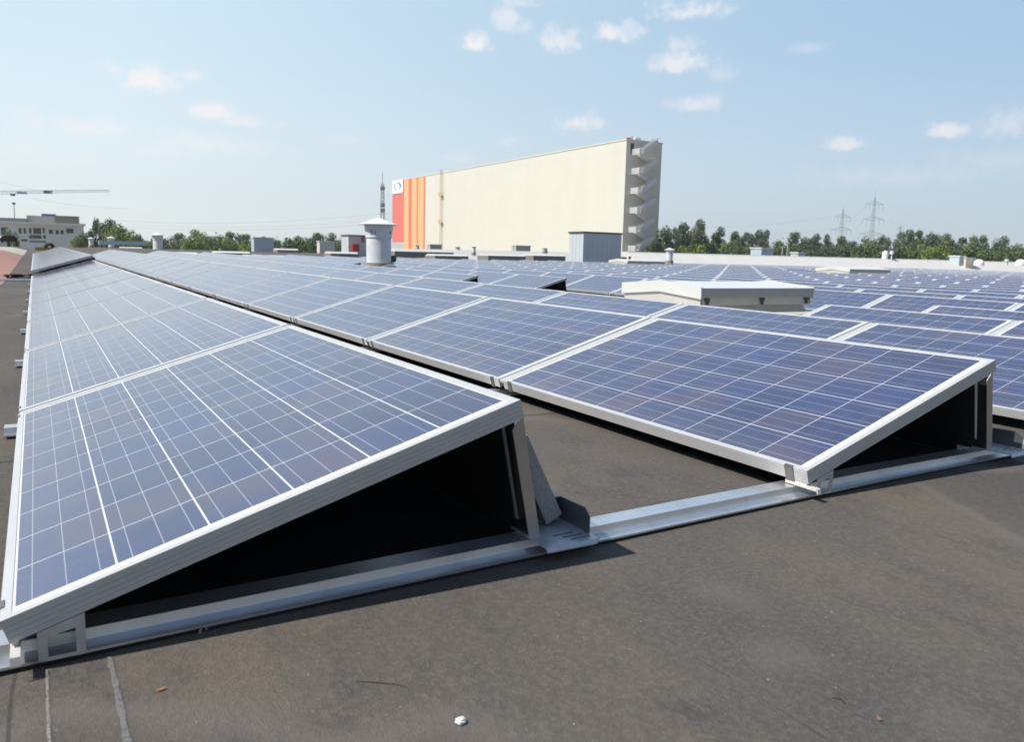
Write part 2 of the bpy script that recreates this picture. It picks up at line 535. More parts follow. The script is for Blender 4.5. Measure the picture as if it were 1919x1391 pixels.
def deflector_mesh():
    b = MB()
    y0, y1 = .060, V1 + .058
    t = .0025; y0 = .112
    ZD = .007; XD = XB + .004
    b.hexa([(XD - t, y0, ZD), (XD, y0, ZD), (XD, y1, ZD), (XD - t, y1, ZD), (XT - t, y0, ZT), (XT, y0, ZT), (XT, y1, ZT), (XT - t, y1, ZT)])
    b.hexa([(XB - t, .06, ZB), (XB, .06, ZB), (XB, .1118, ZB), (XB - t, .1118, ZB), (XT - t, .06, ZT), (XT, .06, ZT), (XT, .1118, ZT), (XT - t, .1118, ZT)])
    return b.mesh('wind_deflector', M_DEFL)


def strip_mesh():
    b = MB()
    g = MODP - PL
    b.box(U0 + .003, U1 - .003, V1 + .0035, V1 + g - .0035, -.012, -.0005, TP)
    return b.mesh('joint_strip', M_FRAME)


def clip_mesh(v):      # folded clamp gripping the low edge
    b = MB()
    b.box(U0 - .0035, U0 - .0005, v, v + .030, -.043, .001, TP)
    b.box(U0 - .0035, U0 + .006, v, v + .030, .0021, .0041, TP)
    b.box(U0 - .0035, U0 + .030, v, v + .030, -.0455, -.0425, TP)
    return b.mesh('edge_clamp', mat('clamp_steel', (.22, .21, .19), .45, .6, var=.1))


ME_FF, ME_FS, ME_G, ME_D, ME_S = frame_mesh(True), frame_mesh(False), glass_mesh(), deflector_mesh(), strip_mesh()
ME_C0, ME_C1 = clip_mesh(V0 + .05), clip_mesh(V1 - .075)


def far_panel_mesh():
    """frame, glass and deflector of one distant panel as one mesh"""
    bm = bmesh.new()
    for me, off in ((ME_FS, 0), (ME_G, 1), (ME_D, 3), (ME_S, 4)):
        n = len(bm.faces); bm.from_mesh(me); bm.faces.ensure_lookup_table()
        for f in bm.faces[n:]: f.material_index += off
    out = bpy.data.meshes.new('solar_panel'); bm.to_mesh(out); bm.free()
    for m in (M_FRAME, GLASS, M_BACK, M_DEFL, M_FRAME): out.materials.append(m)
    return out


ME_FAR = far_panel_mesh()


def link(name, me, parent=None):
    o = bpy.data.objects.new(name, me); COL.objects.link(o)
    if parent: o.parent = parent
    return o


def row_y(r): return .033 * ROWP * r


def slot_matrix(r, y, lift=0.0, twist=0.0):
    x = r * ROWP
    z = H(x, y); zx = H(x + PW * ct, y); zy = H(x, y + MODP)
    ex = Vector((PW * ct, 0, zx - z)).normalized()
    ey = Vector((0, MODP, zy - z)).normalized()
    ez = ex.cross(ey).normalized(); ey = ez.cross(ex)
    M = Matrix(((ex.x, ey.x, ez.x, x), (ex.y, ey.y, ez.y, y), (ex.z, ey.z, ez.z, z + lift), (0, 0, 0, 1)))
    return M


# stretches of panels in each row: (start y, end y, lift)
SKY_FAR = [(29.9, 20.2), (29.2, 33.6)]
SEGS = {0: [(0, 14.3, 0), (14.55, 37.5, .085)], 1: [(0, 38, 0)], 2: [(0, 38, 0)],
        3: [(0, 3.55, 0), (10.9 + .04, 38, 0)], 4: [(0, 3.55, 0), (10.9 + .04, 19.9, 0), (22.3, 38, 0)]}
slots = []
for r in range(0, 34):
    for (a, b_, lift) in SEGS.get(r, [(0, 38, 0)]):
        y = a + row_y(r)
        while y + PL < b_ + row_y(r) + .3:
            xc, yc = r * ROWP + .47, y + .85
            ok = y + PL < YEND - .5
            for sx, sy in SKY_FAR:
                if abs(xc - sx) < 2.2 and abs(yc - sy) < 1.9: ok = False
            P = Matrix(slot_matrix(r, y, lift))
            vis = False; area = 0
            pr = [project(P @ Vector(TP(u, v, 0))) for u, v in ((U0, V0), (U1, V0), (U1, V1), (U0, V1))]
            if all(q[2] > .2 for q in pr):
                xs_ = [q[0] for q in pr]; ys_ = [q[1] for q in pr]
                vis = max(xs_) > 0 and min(xs_) < 1919 and min(ys_) < 1391
                near = max(xs_) > -700 and min(xs_) < 2700
                area = abs(sum(pr[i][0] * pr[(i + 1) % 4][1] - pr[(i + 1) % 4][0] * pr[i][1] for i in range(4))) / 2
            else:
                near = r <= 4
            if ok and (vis or near):
                slots.append(dict(r=r, y=y, M=P, vis=vis, area=area, px=sum(q[0] for q in pr) / 4 if vis else 0))
            y += MODP
# number the visible panels of each row from the near (right-hand) end
for r in range(34):
    for i, s in enumerate(sorted([s for s in slots if s['r'] == r and s['vis']], key=lambda s: s['y'])): s['n'] = i
visible = sorted([s for s in slots if s['vis']], key=lambda s: -s['area'])
indiv = visible[:296]
rest = visible[296:] + [s for s in slots if not s['vis']]
ROWNAME = ['leftmost row', 'second row from left', 'third row from left', 'fourth row from left', 'fifth row from left']


def panel_label(s):
    r, n = s['r'], s['n']
    if r == 0 and n == 0: return 'large blue solar panel in the left foreground, nearest of the leftmost row'
    if r == 1 and n == 0: return 'blue solar panel in the right foreground with its open dark end facing us'
    row = ROWNAME[r] if r < 5 else ordw(r) + ' row from left'
    end = 'near end' if r < 2 else 'right edge'
    return 'tilted solar panel, %s from the %s in the %s' % (ordw(n), end, row)


proto = {}


def near_parts(root, full):
    link('frame', ME_FF if full else ME_FS, root)
    link('glass', ME_G, root)
    link('wind_deflector', ME_D, root)
    link('joint_strip', ME_S, root)
    if full:
        link('edge_clamp', ME_C0, root); link('edge_clamp', ME_C1, root)


GRP = 'tilted solar panels of the rooftop array'
for s in indiv:
    if s['area'] > 260:
        full = s['area'] > 1500
        if full not in proto:
            o = thing('solar_panel', panel_label(s), 'solar panel', group=GRP); o.matrix_world = s['M']
            near_parts(o, full)
            proto[full] = (o, [c for c in COL.objects if c.parent is o])
        else:
            o = dup(proto[full][0], proto[full][1], mw=s['M'])
    else:
        if 'far' not in proto:
            o = link('solar_panel', ME_FAR); proto['far'] = o
        else:
            o = proto['far'].copy(); COL.objects.link(o)
        o.matrix_world = s['M']
    tag(o, panel_label(s), 'solar panel', GRP)
if rest:
    bm = bmesh.new()
    for s in rest:
        n = len(bm.verts); bm.from_mesh(ME_FAR); bm.verts.ensure_lookup_table()
        bmesh.ops.transform(bm, matrix=s['M'], verts=bm.verts[n:])
    me = bpy.data.meshes.new('distant_solar_panels'); bm.to_mesh(me); bm.free()
    for m in (M_FRAME, GLASS, M_BACK, M_DEFL, M_FRAME): me.materials.append(m)
    tag(link('distant_solar_panels', me), 'mass of distant solar panels near the far parapet', 'solar panels', kind='stuff')
print('panels', len(indiv), 'rest', len(rest), [round(s['area']) for s in (indiv[0], indiv[20], indiv[60], indiv[120], indiv[-1])])

# ------------------------------------------------------------------ mounting rails under the joints
# hat profile seen from the front: flange, web, top
RPROF = [(-.036, .008), (-.036, .0125), (.002, .0145), (.005, .0325), (.066, .0325), (.069, .0145), (.107, .0125), (.107, .008)]


def rail_mesh(y0, x0, x1, step=.8):
    b = MB()
    n = max(2, int((x1 - x0) / step))
    rings = []
    for i in range(n + 1):
        x = x0 + (x1 - x0) * i / n
        yl = y0 + .033 * x
        rings.append([b.bm.verts.new((x, yl + q[0], H(x, yl) + q[1])) for q in RPROF])
    k = len(RPROF)
    for a, c in zip(rings, rings[1:]):
        for j in range(k):
            b.bm.faces.new((a[j], a[(j + 1) % k], c[(j + 1) % k], c[j]))
    b.bm.faces.new(rings[0][::-1]); b.bm.faces.new(rings[-1])
    return b


def pad_mesh(y0, x0, x1, step=.8):
    b = MB()
    n = max(2, int((x1 - x0) / step)); rings = []
    for i in range(n + 1):
        x = x0 + (x1 - x0) * i / n
        yl = y0 + .033 * x
        rings.append([b.bm.verts.new((x, yl + q, H(x, yl) + z)) for q, z in ((-.0335, -.006), (-.0335, .0075), (.104, .0075), (.104, -.006))])
    for a, c in zip(rings, rings[1:]):
        for j in range(4): b.bm.faces.new((a[j], a[(j + 1) % 4], c[(j + 1) % 4], c[j]))
    b.bm.faces.new(rings[0][::-1]); b.bm.faces.new(rings[-1])
    return b


RAILS = []
for k in range(0, 13):
    y0 = k * MODP + (0 if k == 0 else -.030)
    x0 = -.12 if k == 0 else -2.4 if k == 8 else -.066
    x1 = 11.5 if k < 8 else 3.0
    lab = ('long aluminium rail along the near edge of the array' if k == 0 else
           'aluminium rail whose long bare end lies on the roof at left' if k == 8 else
           'aluminium mounting rail, its stub end showing %s behind the nearest rail at left' % ordw(k - 1))
    t = thing('mounting_rail', lab, 'rail', (x0, y0, H(x0, y0)), group='mounting rails under the panels')
    for nm, bld, m in (('channel', rail_mesh(y0, x0, x1), M_RAIL), ('rubber_pad', pad_mesh(y0, x0 + .02 if k else x0, x1), M_RUB)):
        o = bld.build(nm, m, t)
        o.data.transform(Matrix.Translation(-Vector(t.location)))
    RAILS.append(t)


# brackets of the near ends of the first rows: parts of the front rail
def in_slot(r, m):
    """put a mesh written in panel-thing coordinates of the near slot of row r under the front rail"""
    M = slot_matrix(r, row_y(r))
    if r and m.name.split('.')[0] in ('deflector_end', 'stiffener', 'foot_plate', 'foot_flange', 'slot'): M = M @ Matrix.Translation((.040, -.030, 0))
    m.data.transform(Matrix.Translation(-Vector(RAILS[0].location)) @ M)


for r in range(0, 3):
    # foot tray at the high edge
    b = MB()
    zt = .0340
    b.box(XB - .012, XB + .138, -.034, .120, zt, zt + .003)                 # base plate
    b.hexa([(XB - .012, -.041, zt - .008), (XB + .126, -.041, zt - .008), (XB + .138, -.0341, zt), (XB - .012, -.0341, zt),
            (XB - .012, -.041, zt - .005), (XB + .126, -.041, zt - .005), (XB + .138, -.0341, zt + .003), (XB - .012, -.0341, zt + .003)])
    o = b.build('foot_plate', M_GALV, RAILS[0]); in_slot(r, o)
    b = MB()
    b.prism([(.0, zt + .0032), (.260, zt + .0032), (.260, zt + .058), (.022, zt + .062), (.0, zt + .044)], 'x', XB + .131, XB + .134)   # upright flange
    b.box(XB + .104, XB + .131, .12, .255, zt + .0585, zt + .061)
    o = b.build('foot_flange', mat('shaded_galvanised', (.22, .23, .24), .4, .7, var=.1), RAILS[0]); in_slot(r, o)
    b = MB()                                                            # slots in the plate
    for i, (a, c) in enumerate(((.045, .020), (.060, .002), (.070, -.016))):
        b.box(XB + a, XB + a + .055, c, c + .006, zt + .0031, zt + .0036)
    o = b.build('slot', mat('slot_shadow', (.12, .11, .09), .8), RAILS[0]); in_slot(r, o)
    # folded end of the deflector, a tall tan strip
    b = MB()
    b.hexa([(XB - .002, .054, ZB - .0005), (XB + .025, .050, ZB - .0005), (XB + .025, .053, ZB - .0005), (XB - .002, .057, ZB - .0005),
            (XT - .002, .054, ZT - .045), (XT + .022, .050, ZT - .012), (XT + .022, .053, ZT - .012), (XT - .002, .057, ZT - .045)])
    o = b.build('deflector_end', M_FLANGE, RAILS[0]); in_slot(r, o)
    if r:
        b = MB()
        b.hexa([(XB - .003, .0571, ZB), (XB, .0571, ZB), (XB - .015, .135, ZB), (XB - .018, .135, ZB), (XT - .003, .0571, ZT), (XT, .0571, ZT), (XT - .015, .135, ZT), (XT - .018, .135, ZT)])
        o = b.build('deflector_end', M_DEFL, RAILS[0]); in_slot(r, o)
    # inner stiffening strip
    b = MB()
    xm, xn = XB - .017, XT - .015
    b.hexa([(xm, .088, ZB + .03), (xm + .007, .088, ZB + .03), (xm + .007, .094, ZB + .03), (xm, .094, ZB + .03),
            (xn, .088, ZT - .02), (xn + .007, .088, ZT - .02), (xn + .007, .094, ZT - .02), (xn, .094, ZT - .02)])
    o = b.build('stiffener', M_VCAP if r else M_RAIL, RAILS[0]); in_slot(r, o)
    # bracket carrying the low edge: an upright plate with a window, and a hooked tip
    b = MB()
    zl = .050
    def lowz(x): return Z0 + (x / ct) * st_ - .0425 * ct - .002
    ya, yb = -.0405, -.0375
    x0b, x1b = .030, .098
    b.prism([(x0b, .0115), (x0b + .014, .0115), (x0b + .014, lowz(x0b + .014)), (x0b, lowz(x0b))], 'y', ya, yb)
    b.prism([(x1b - .014, .0115), (x1b, .0115), (x1b, lowz(x1b)), (x1b - .014, lowz(x1b - .014))], 'y', ya, yb)
    b.prism([(x0b + .014, lowz(x0b) - .010), (x1b - .014, lowz(x0b) - .002), (x1b - .014, lowz(x1b - .014)), (x0b + .014, lowz(x0b + .014))], 'y', ya, yb)
    b.prism([(x0b + .014, .0115), (x1b - .014, .0115), (x1b - .014, .0180), (x0b + .014, .0180)], 'y', ya, yb)
    o = b.build('low_bracket', M_GALV, RAILS[0]); in_slot(r, o)
    b = MB()
    xa = U0 * ct + .012
    b.box(xa, xa + .014, -.066, .045, .0350, .0440)
    b.hexa([(xa, -.070, .028), (xa + .014, -.070, .028), (xa + .014, -.0661, .0440), (xa, -.0661, .0440), (xa, -.073, .028), (xa + .014, -.073, .028), (xa + .014, -.070, .042), (xa, -.070, .042)])
    b.box(xa + .002, xa + .012, -.030, .030, .0440, .0525)
    o = b.build('hook', mat('cream_plastic', (.62, .60, .55), .45), RAILS[0]); in_slot(r, o)

# added black sheets: shade under the two nearest rows put in as colour
for r, lab in ((0, 'added black sheet painting in the shade beneath the leftmost panel row'), (1, 'added black sheet painting in the shade beneath the second panel row')):
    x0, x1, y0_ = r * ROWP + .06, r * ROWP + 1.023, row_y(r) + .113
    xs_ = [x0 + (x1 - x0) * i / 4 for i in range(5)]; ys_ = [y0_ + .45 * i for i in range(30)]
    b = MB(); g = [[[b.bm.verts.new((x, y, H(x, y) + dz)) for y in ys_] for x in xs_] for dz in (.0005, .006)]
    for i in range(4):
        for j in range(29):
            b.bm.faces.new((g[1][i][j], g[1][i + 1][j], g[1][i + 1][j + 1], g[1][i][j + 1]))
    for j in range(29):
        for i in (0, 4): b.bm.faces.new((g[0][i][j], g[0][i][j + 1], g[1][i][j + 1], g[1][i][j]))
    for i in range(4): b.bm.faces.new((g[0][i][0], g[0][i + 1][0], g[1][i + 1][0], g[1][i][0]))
    tag(b.build('under_row_shade', mat('painted_shade_black', (.016, .016, .016), .85, spec=.2, var=.2, vscale=8)), lab, 'mat')

# concrete slab leaning against the first deflector
t = thing('concrete_slab', 'small grey concrete slab leaning behind the nearest panel in its steel foot', 'slab', (0, 0, 0), 0)
t.matrix_world = slot_matrix(0, 0)
b = MB()
ax, az = XB + .113, .040
ang = R(27.5)
dx, dz = -math.sin(ang), math.cos(ang)
L_, T_ = .235, .049
y0s, y1s = .085, .38
def SP(l, t_, y): return (ax + dx * l - dz * t_, y, az + dz * l + dx * t_ + T_ * math.sin(ang))
b.hexa([SP(0, 0, y0s), SP(0, T_, y0s), SP(0, T_, y1s), SP(0, 0, y1s), SP(L_, 0, y0s), SP(L_, T_, y0s), SP(L_, T_, y1s), SP(L_, 0, y1s)])
b.build('slab_body', M_CONC, t, bevel=.003)

# ------------------------------------------------------------------ marks and litter on the near roof
def strip_line(pts, w, m, name, label, cat, dz=.004):
    b = MB(); vs = []
    for i, (x, y) in enumerate(pts):
        ww = w * random.uniform(.6, 1.25)
        vs.append((b.bm.verts.new((x - ww / 2, y, H(x, y) + dz)), b.bm.verts.new((x + ww / 2, y, H(x, y) + dz))))
    for a, c in zip(vs, vs[1:]): b.bm.faces.new((a[0], a[1], c[1], c[0]))
    return tag(b.build(name, m), label, cat)


def chalk(name, col, cover):
    m = bpy.data.materials.new(name); m.use_nodes = True
    t = m.node_tree; N = NT(t); p = t.nodes['Principled BSDF']
    p.inputs['Base Color'].default_value = c4(col); p.inputs['Roughness'].default_value = .9
    co = N.n('ShaderNodeTexCoord').outputs['Object']
    N.put(p.inputs['Alpha'], N.ramp(N.noise(co, 260, 3, .7), .5 - cover - .15, .5 + .25, .08, .46))
    return m


def groundpt(px, py):
    d = ray(px, py); tt = (-.0 - CAM.z) / d.z
    p = CAM + d * tt
    for _ in range(6):
        tt = (H(p.x, p.y) - CAM.z) / d.z; p = CAM + d * tt
    return p


def mark_between(a, c, n=26):
    p, q = groundpt(*a), groundpt(*c)
    e = (q - p)
    return [((p + e * t_).x + random.uniform(-.0006, .0006), (p + e * t_).y) for t_ in [-.02 + 1.6 * i / n for i in range(n + 1)]]


strip_line(mark_between((88, 1262), (92, 1391)), .0042, chalk('chalk_white', (.62, .62, .60), .02), 'chalk_line', 'thin white chalk line on the roof, the left one of two', 'chalk line')
strip_line(mark_between((206, 1238), (238, 1391)), .0085, chalk('chalk_grey', (.36, .36, .35), .10), 'chalk_line', 'wider grey chalk line on the roof, the right one of two', 'chalk line')

# white pebble
g = groundpt(863, 1357)
b = MB()
bmesh.ops.create_icosphere(b.bm, subdivisions=3, radius=.0066)
for v in b.bm.verts:
    n_ = v.co.normalized()
    k_ = 1 + .12 * math.sin(5 * n_.x + 1) * math.cos(4 * n_.y + 2 * n_.z) + .12 * math.sin(9 * n_.z + 4 * n_.x)
    v.co = Vector((v.co.x * k_ * 1.15, v.co.y * k_, max(v.co.z * k_ * .75, -.0045)))
for f in b.bm.faces: f.smooth = True
o = b.build('pebble', mat('white_stone', (.82, .80, .77), .8, var=.05, vscale=300)); o.location = g + Vector((0, 0, .0045))
tag(o, 'small white pebble lying alone on the dark roof', 'pebble')


def curl(pxs, r, m, name, label, cat):
    pts = []
    for i, (px, py, dz) in enumerate(pxs):
        q = groundpt(px, py); pts.append(q + Vector((0, 0, r + dz)))
    b = MB(); b.tube(pts, r, 6)
    return tag(b.build(name, m), label, cat)


M_TWIG = mat('dark_twig', (.03, .026, .02), .9)
curl([(374, 1189, 0), (377, 1184, .003), (383, 1182, .004), (388, 1183, .001)], .0022, mat('dry_curl', (.42, .36, .25), .8), 'dry_scrap', 'curled dry beige scrap lying beside the front rail', 'scrap')
curl([(670, 1279, 0), (700, 1281, .001), (738, 1284, .0005), (762, 1290, 0), (768, 1296, 0)], .0006, M_TWIG, 'twig', 'long thin dark twig left of the white pebble', 'twig')
curl([(1560, 1310, 0), (1575, 1313, .001), (1584, 1320, 0)], .0009, M_TWIG, 'twig', 'short dark twig on the roof at lower right', 'twig')
M_LEAF = mat('dry_leaf', (.40, .15, .07), .8)


def leaf(px, py, s, rz, label):
    g = groundpt(px, py); b = MB()
    pts = [(-1, 0), (-.5, .32), (.1, .38), (.7, .2), (1, 0), (.6, -.22), (0, -.34), (-.6, -.24)]
    c_ = b.bm.verts.new((0, 0, .0018))
    vs = [b.bm.verts.new((x * s, y * s, .001 + .002 * abs(x))) for x, y in pts]
    lo = b.bm.verts.new((0, 0, .0003))
    for i in range(8):
        b.bm.faces.new((c_, vs[i], vs[(i + 1) % 8])); b.bm.faces.new((lo, vs[(i + 1) % 8], vs[i]))
    o = b.build('dry_leaf', M_LEAF); o.location = g + Vector((0, 0, .002)); o.rotation_euler = (0, 0, rz)
    tag(o, label, 'leaf')


leaf(301, 1296, .0085, .2, 'small orange brown leaf right of the grey chalk line')
leaf(2048 - 400, 1352, .006, 1.2, 'tiny orange leaf fragment at the lower right')

# cable bundle beside the first row
b = MB(); g = groundpt(46, 521)
for i in range(5):
    a0 = random.uniform(0, 6)
    b.tube([g + Vector((-.30 + .12 * k + random.uniform(-.03, .03), random.uniform(-.12, .12), .03 + .03 * math.sin(a0 + k))) for k in range(6)], .018, 5)
tag(b.build('cable_bundle', mat('black_cable', (.015, .015, .016), .6)), 'bundle of black cable lying left of the first row', 'cable')

# red roofing, beige strip at the far left
M_REDROOF = mat('red_roofing', (.34, .17, .13), .85, var=.12, vscale=1.2, dirt=(.25, .2, .18), dscale=1.4, dirt_amt=.5)
sheet('red_roof_area', 0, 0, 0, 0, .004, M_REDROOF, 0, 0, xs=[x for x in GX_ if -24 < x < -.3], ys=[y for y in GY_ if 12.9 < y < 40.1])
M_SAND = mat('beige_roofing', (.47, .42, .33), .85, var=.08, vscale=.8)
sheet('beige_roof_strip', 0, 0, 0, 0, .004, M_SAND, 0, 0, xs=[x for x in GX_ if -24 < x < -.3], ys=[y for y in GY_ if 40.9 < y < 64])

# ------------------------------------------------------------------ skylight in the array
def skylight(name, label, x0, x1, y0, y1, zb, kerb, hl, hr, clips=True, group=None, zroof=None):
    """gabled roof light, ridge along x; kerb flares out at its foot"""
    t = thing(name, label, 'skylight', (x0, y0, zb), 0, group)
    dx, dy = x1 - x0, y1 - y0
    b = MB()
    fl = .10
    b.hexa([(-fl, -fl, -.25), (dx + fl, -fl, -.25), (dx + fl, dy + fl, -.25), (-fl, dy + fl, -.25), (.05, .05, kerb), (dx - .05, .05, kerb), (dx - .05, dy - .05, kerb), (.05, dy - .05, kerb)])
    b.box(-.45, dx + .45, -.40, dy + .40, -.26, .005)
    b.build('kerb', mat('kerb_sheet', (.52, .50, .44), .6, var=.06, vscale=3), t)
    b = MB()
    k2 = kerb + hl * .55
    b.box(0, dx, 0, dy, kerb + .002, k2)
    b.build('base_frame', mat('skylight_frame', (.50, .47, .44), .45, .3, var=.06, vscale=5), t)
    e = .03
    k3 = kerb + hl
    for q0, q1 in ((-e, -.002), (dy + .002, dy + e)):
        b = MB(); b.box(-e, dx + e, q0, q1, k2 - .015, k3)
        b.build('eave_trim', mat('skylight_trim', (.38, .38, .37), .4, .5, var=.05), t)
    b = MB()
    b.prism([(-e + .001, k3 + .001), (dy + e - .001, k3 + .001), (dy / 2, k3 + hr)], 'x', -e + .004, dx + e - .004)
    b.build('glazing', mat('opal_glazing', (.68, .69, .69), .35, var=.03, vscale=2), t)
    for xx in (-e - .028, dx + e + .006):
        b = MB()
        b.prism([(-e, k2 - .03), (-e, k3 + .012), (dy / 2, k3 + hr + .014), (dy + e, k3 + .012), (dy + e, k2 - .03), (dy / 2, k2 + hr - .03)], 'x', xx, xx + .022)
        b.build('gable_trim', mat('gable_sheet', (.66, .66, .64), .5, var=.03), t)
    for xx in (-e - .004, dx + e - .012):
        b = MB()
        b.prism([(0, kerb + .002), (dy, kerb + .002), (dy, k2), (dy / 2, k2 + hr - .02), (0, k2)], 'x', xx, xx + .014)
        b.build('gable_panel', mat('gable_panel_sheet', (.52, .51, .48), .55, var=.04), t)
    if clips:
        for f in (.035, .53, .965):
            b = MB()
            b.box(dx * f - .035, dx * f + .035, -.02, -.002, kerb + .055, kerb + .085)
            b.box(dx * f - .012, dx * f + .016, -.024, -.002, kerb + .01, kerb + .054)
            b.build('latch', M_DARK, t)
    return t


ZSK = .115
skylight('skylight', 'large gabled white skylight rising between the panel rows at centre right', 6.28, 8.02, 4.9, 6.2, ZSK, .085, .195, .055)
for (sx, sy), lab in zip(SKY_FAR, ('low white skylight among the far panel rows at right', 'low white skylight near the small cone vent by the parapet')):
    skylight('skylight', lab, sx - 1.3, sx + 1.3, sy - .8, sy + .8, H(sx, sy) + .20, .10, .20, .10, clips=False)


# ------------------------------------------------------------------ ventilators
def ventilator(label, x, y, zb, hgt, rad, group='ventilators with white cone caps', number=None, outlet=False):
    t = thing('roof_ventilator', label, 'ventilator', (x, y, zb), 0, group)
    h = hgt
    b = MB()
    b.lathe([(0, 0), (rad * .86, 0), (rad * .87, h * .55), (rad * .90, h * .552), (rad * .905, h * .60), (rad * .91, h * .60), (rad * 1.02, h * .835), (0, h * .835)], 40)
    b.build('body', M_VENT, t)
    b = MB(); b.lathe([(rad * .905, h * .565), (rad * .935, h * .57), (rad * .935, h * .59), (rad * .905, h * .595)], 40); b.build('band', M_VENT, t)
    b = MB(); b.lathe([(0, h * .837), (rad * 1.36, h * .839), (rad * 1.38, h * .845), (rad * 1.36, h * .852), (rad * .62, h * .93), (rad * .08, h * .995), (0, h)], 40); b.build('cap', M_VCAP, t)
    b = MB(); b.lathe([(rad * .87, -.3), (rad * 1.06, -.3), (rad * 1.06, h * .025), (rad * .87, h * .03)], 32); b.build('collar', mat('weathered_collar', (.34, .31, .26), .8), t)
    if outlet:
        b = MB(); b.tube([(rad * .75, -.10, h * .10), (rad * 1.12, -.05, h * .12), (rad * 1.18, -.05, h * .12)], h * .075, 12); b.build('side_outlet', M_DARK, t)
        b = MB(); b.box(rad * .50, rad * .56, -rad * .84, -rad * .76, h * .66, h * .70); b.build('bolt', M_DARK, t)
    if number:
        cu = bpy.data.curves.new('number', 'FONT'); cu.body = number; cu.size = h * .15; cu.extrude = .003; cu.align_x = 'CENTER'; cu.align_y = 'CENTER'; cu.space_character = 1.25
        tmp = bpy.data.objects.new('number', cu); COL.objects.link(tmp)
        dg = bpy.context.evaluated_depsgraph_get()
        me = bpy.data.meshes.new_from_object(tmp.evaluated_get(dg))
        bpy.data.objects.remove(tmp)
        # wrap the flat numerals round the shell
        a0 = math.atan2(CAM.y - y, CAM.x - x) - .42
        for v in me.vertices:
            th = a0 + v.co.x / rad
            zz = h * .665 + v.co.y
            rr = rad * (.91 + (.11) * (zz / h - .60) / .235) + .001 + v.co.z
            v.co = (rr * math.cos(th), rr * math.sin(th), zz)
        o = bpy.data.objects.new('number', me); COL.objects.link(o); o.parent = t
        me.materials.clear(); me.materials.append(mat('stencil_paint', (.12, .14, .15), .7))
    return t


def vent_at(px, py_base, py_top, D, label, **kw):
    p = atd(px, py_base, D); q = atd(px, py_top, D)
    hgt = q.z - p.z
    return ventilator(label, p.x, p.y, p.z, hgt, kw.pop('rad', hgt * .30), **kw)


p_ = atd(710, 494.5, 24.0)
hv = atd(710, 408, 24.0).z - p_.z
ventilator('large grey ventilator stencilled 31 with a white cone cap, among the panels', p_.x, p_.y, p_.z, hv, 24.0 * 26.5 / FPX, number='31', outlet=True)
vent_at(296, 468, 436, 60, 'grey cone capped ventilator standing left of the tall one, above the second row')
vent_at(209, 463, 443, 75, 'small cone capped ventilator, right one of two beside the left trees')
vent_at(171, 460, 444.5, 80, 'small cone capped ventilator, left one of two beside the left trees')
vent_at(1254, 489, 464.5, 47.5, 'small white cone capped ventilator just right of the warehouse, before the parapet')
vent_at(888, 473, 460, 75, 'small ventilator in front of the middle of the cream warehouse')
vent_at(858, 467.5, 462, 95, 'tiny white vent in front of the warehouse, right of its orange stripes', rad=.3)
vent_at(1021, 470, 464, 90, 'tiny white vent in front of the cream warehouse near the grey shed', rad=.3)
vent_at(782, 465, 458, 95, 'tiny pinkish white vent in front of the orange stripes', rad=.25)
vent_at(4, 459, 443, 62, 'white capped vent cut by the left edge of the photo', rad=.35)

# ------------------------------------------------------------------ parapet, sheds and roof boxes
b = MB()
YP = 39.6
xs = [33.4 + 4 * i for i in range(0, 22)]
for a, c in zip(xs, xs[1:]):
    za, zc = ony(1202 + (a - 33.4) * 8, 474, YP).z, 0
def parz(x):
    # level line fixed by its two visible ends
    z0 = ony(1200, 473.5, YP); z1 = ony(1919, 492, YP)
    return z0.z + (z1.z - z0.z) * (x - z0.x) / (z1.x - z0.x)
for a, c in zip(xs, xs[1:]):
    c -= .012
    za, zc = parz(a), parz(c)
    b.hexa([(a, YP - 2.0, za - 1.2), (c, YP - 2.0, zc - 1.2), (c, YP + .6, -1.2), (a, YP + .6, -1.2), (a, YP + .02, za), (c, YP + .02, zc), (c, YP + .6, zc), (a, YP + .6, za)])
t = thing('parapet_wall', 'long cream white parapet wall closing the array at right', 'wall', (33.4, YP, 0))
o = b.build('wall', M_CREAM, t); o.data.transform(Matrix.Translation(-Vector(t.location)))
b = MB()
for a, c in zip(xs, xs[1:]):
    b.hexa([(a, YP + .0, parz(a) + .002), (c, YP + .0, parz(c) + .002), (c, YP + .64, parz(c) + .002), (a, YP + .64, parz(a) + .002),
            (a, YP + .03, parz(a) + .04), (c, YP + .03, parz(c) + .04), (c, YP + .64, parz(c) + .04), (a, YP + .64, parz(a) + .04)])
o = b.build('coping', M_WHITE, t); o.data.transform(Matrix.Translation(-Vector(t.location)))


def shed(name, label, x0, x1, y0, y1, z0, z1, wall=None, roofm=None, over=.06, cat='shed', group=None, ribs=True, side=None):
    t = thing(name, label, cat, (x0, y0, z0), 0, group)
    dx, dy, dz = x1 - x0, y1 - y0, z1 - z0
    b = MB(); b.box(0, dx, 0, dy, 0, dz)
    if ribs:
        n = max(2, int(dx / .35))
        for i in range(1, n): b.box(dx * i / n - .012, dx * i / n + .012, -.014, .001, .02, dz - .02)
        n = max(2, int(dy / .35))
        for i in range(1, n): b.box(-.014, .001, dy * i / n - .012, dy * i / n + .012, .02, dz - .02)
    b.build('wall', wall or M_SHED, t)
    b = MB(); b.box(-over, dx + over, -over, dy + over, dz + .002, dz + .09); b.build('roof', roofm or M_DARK, t)
    return t


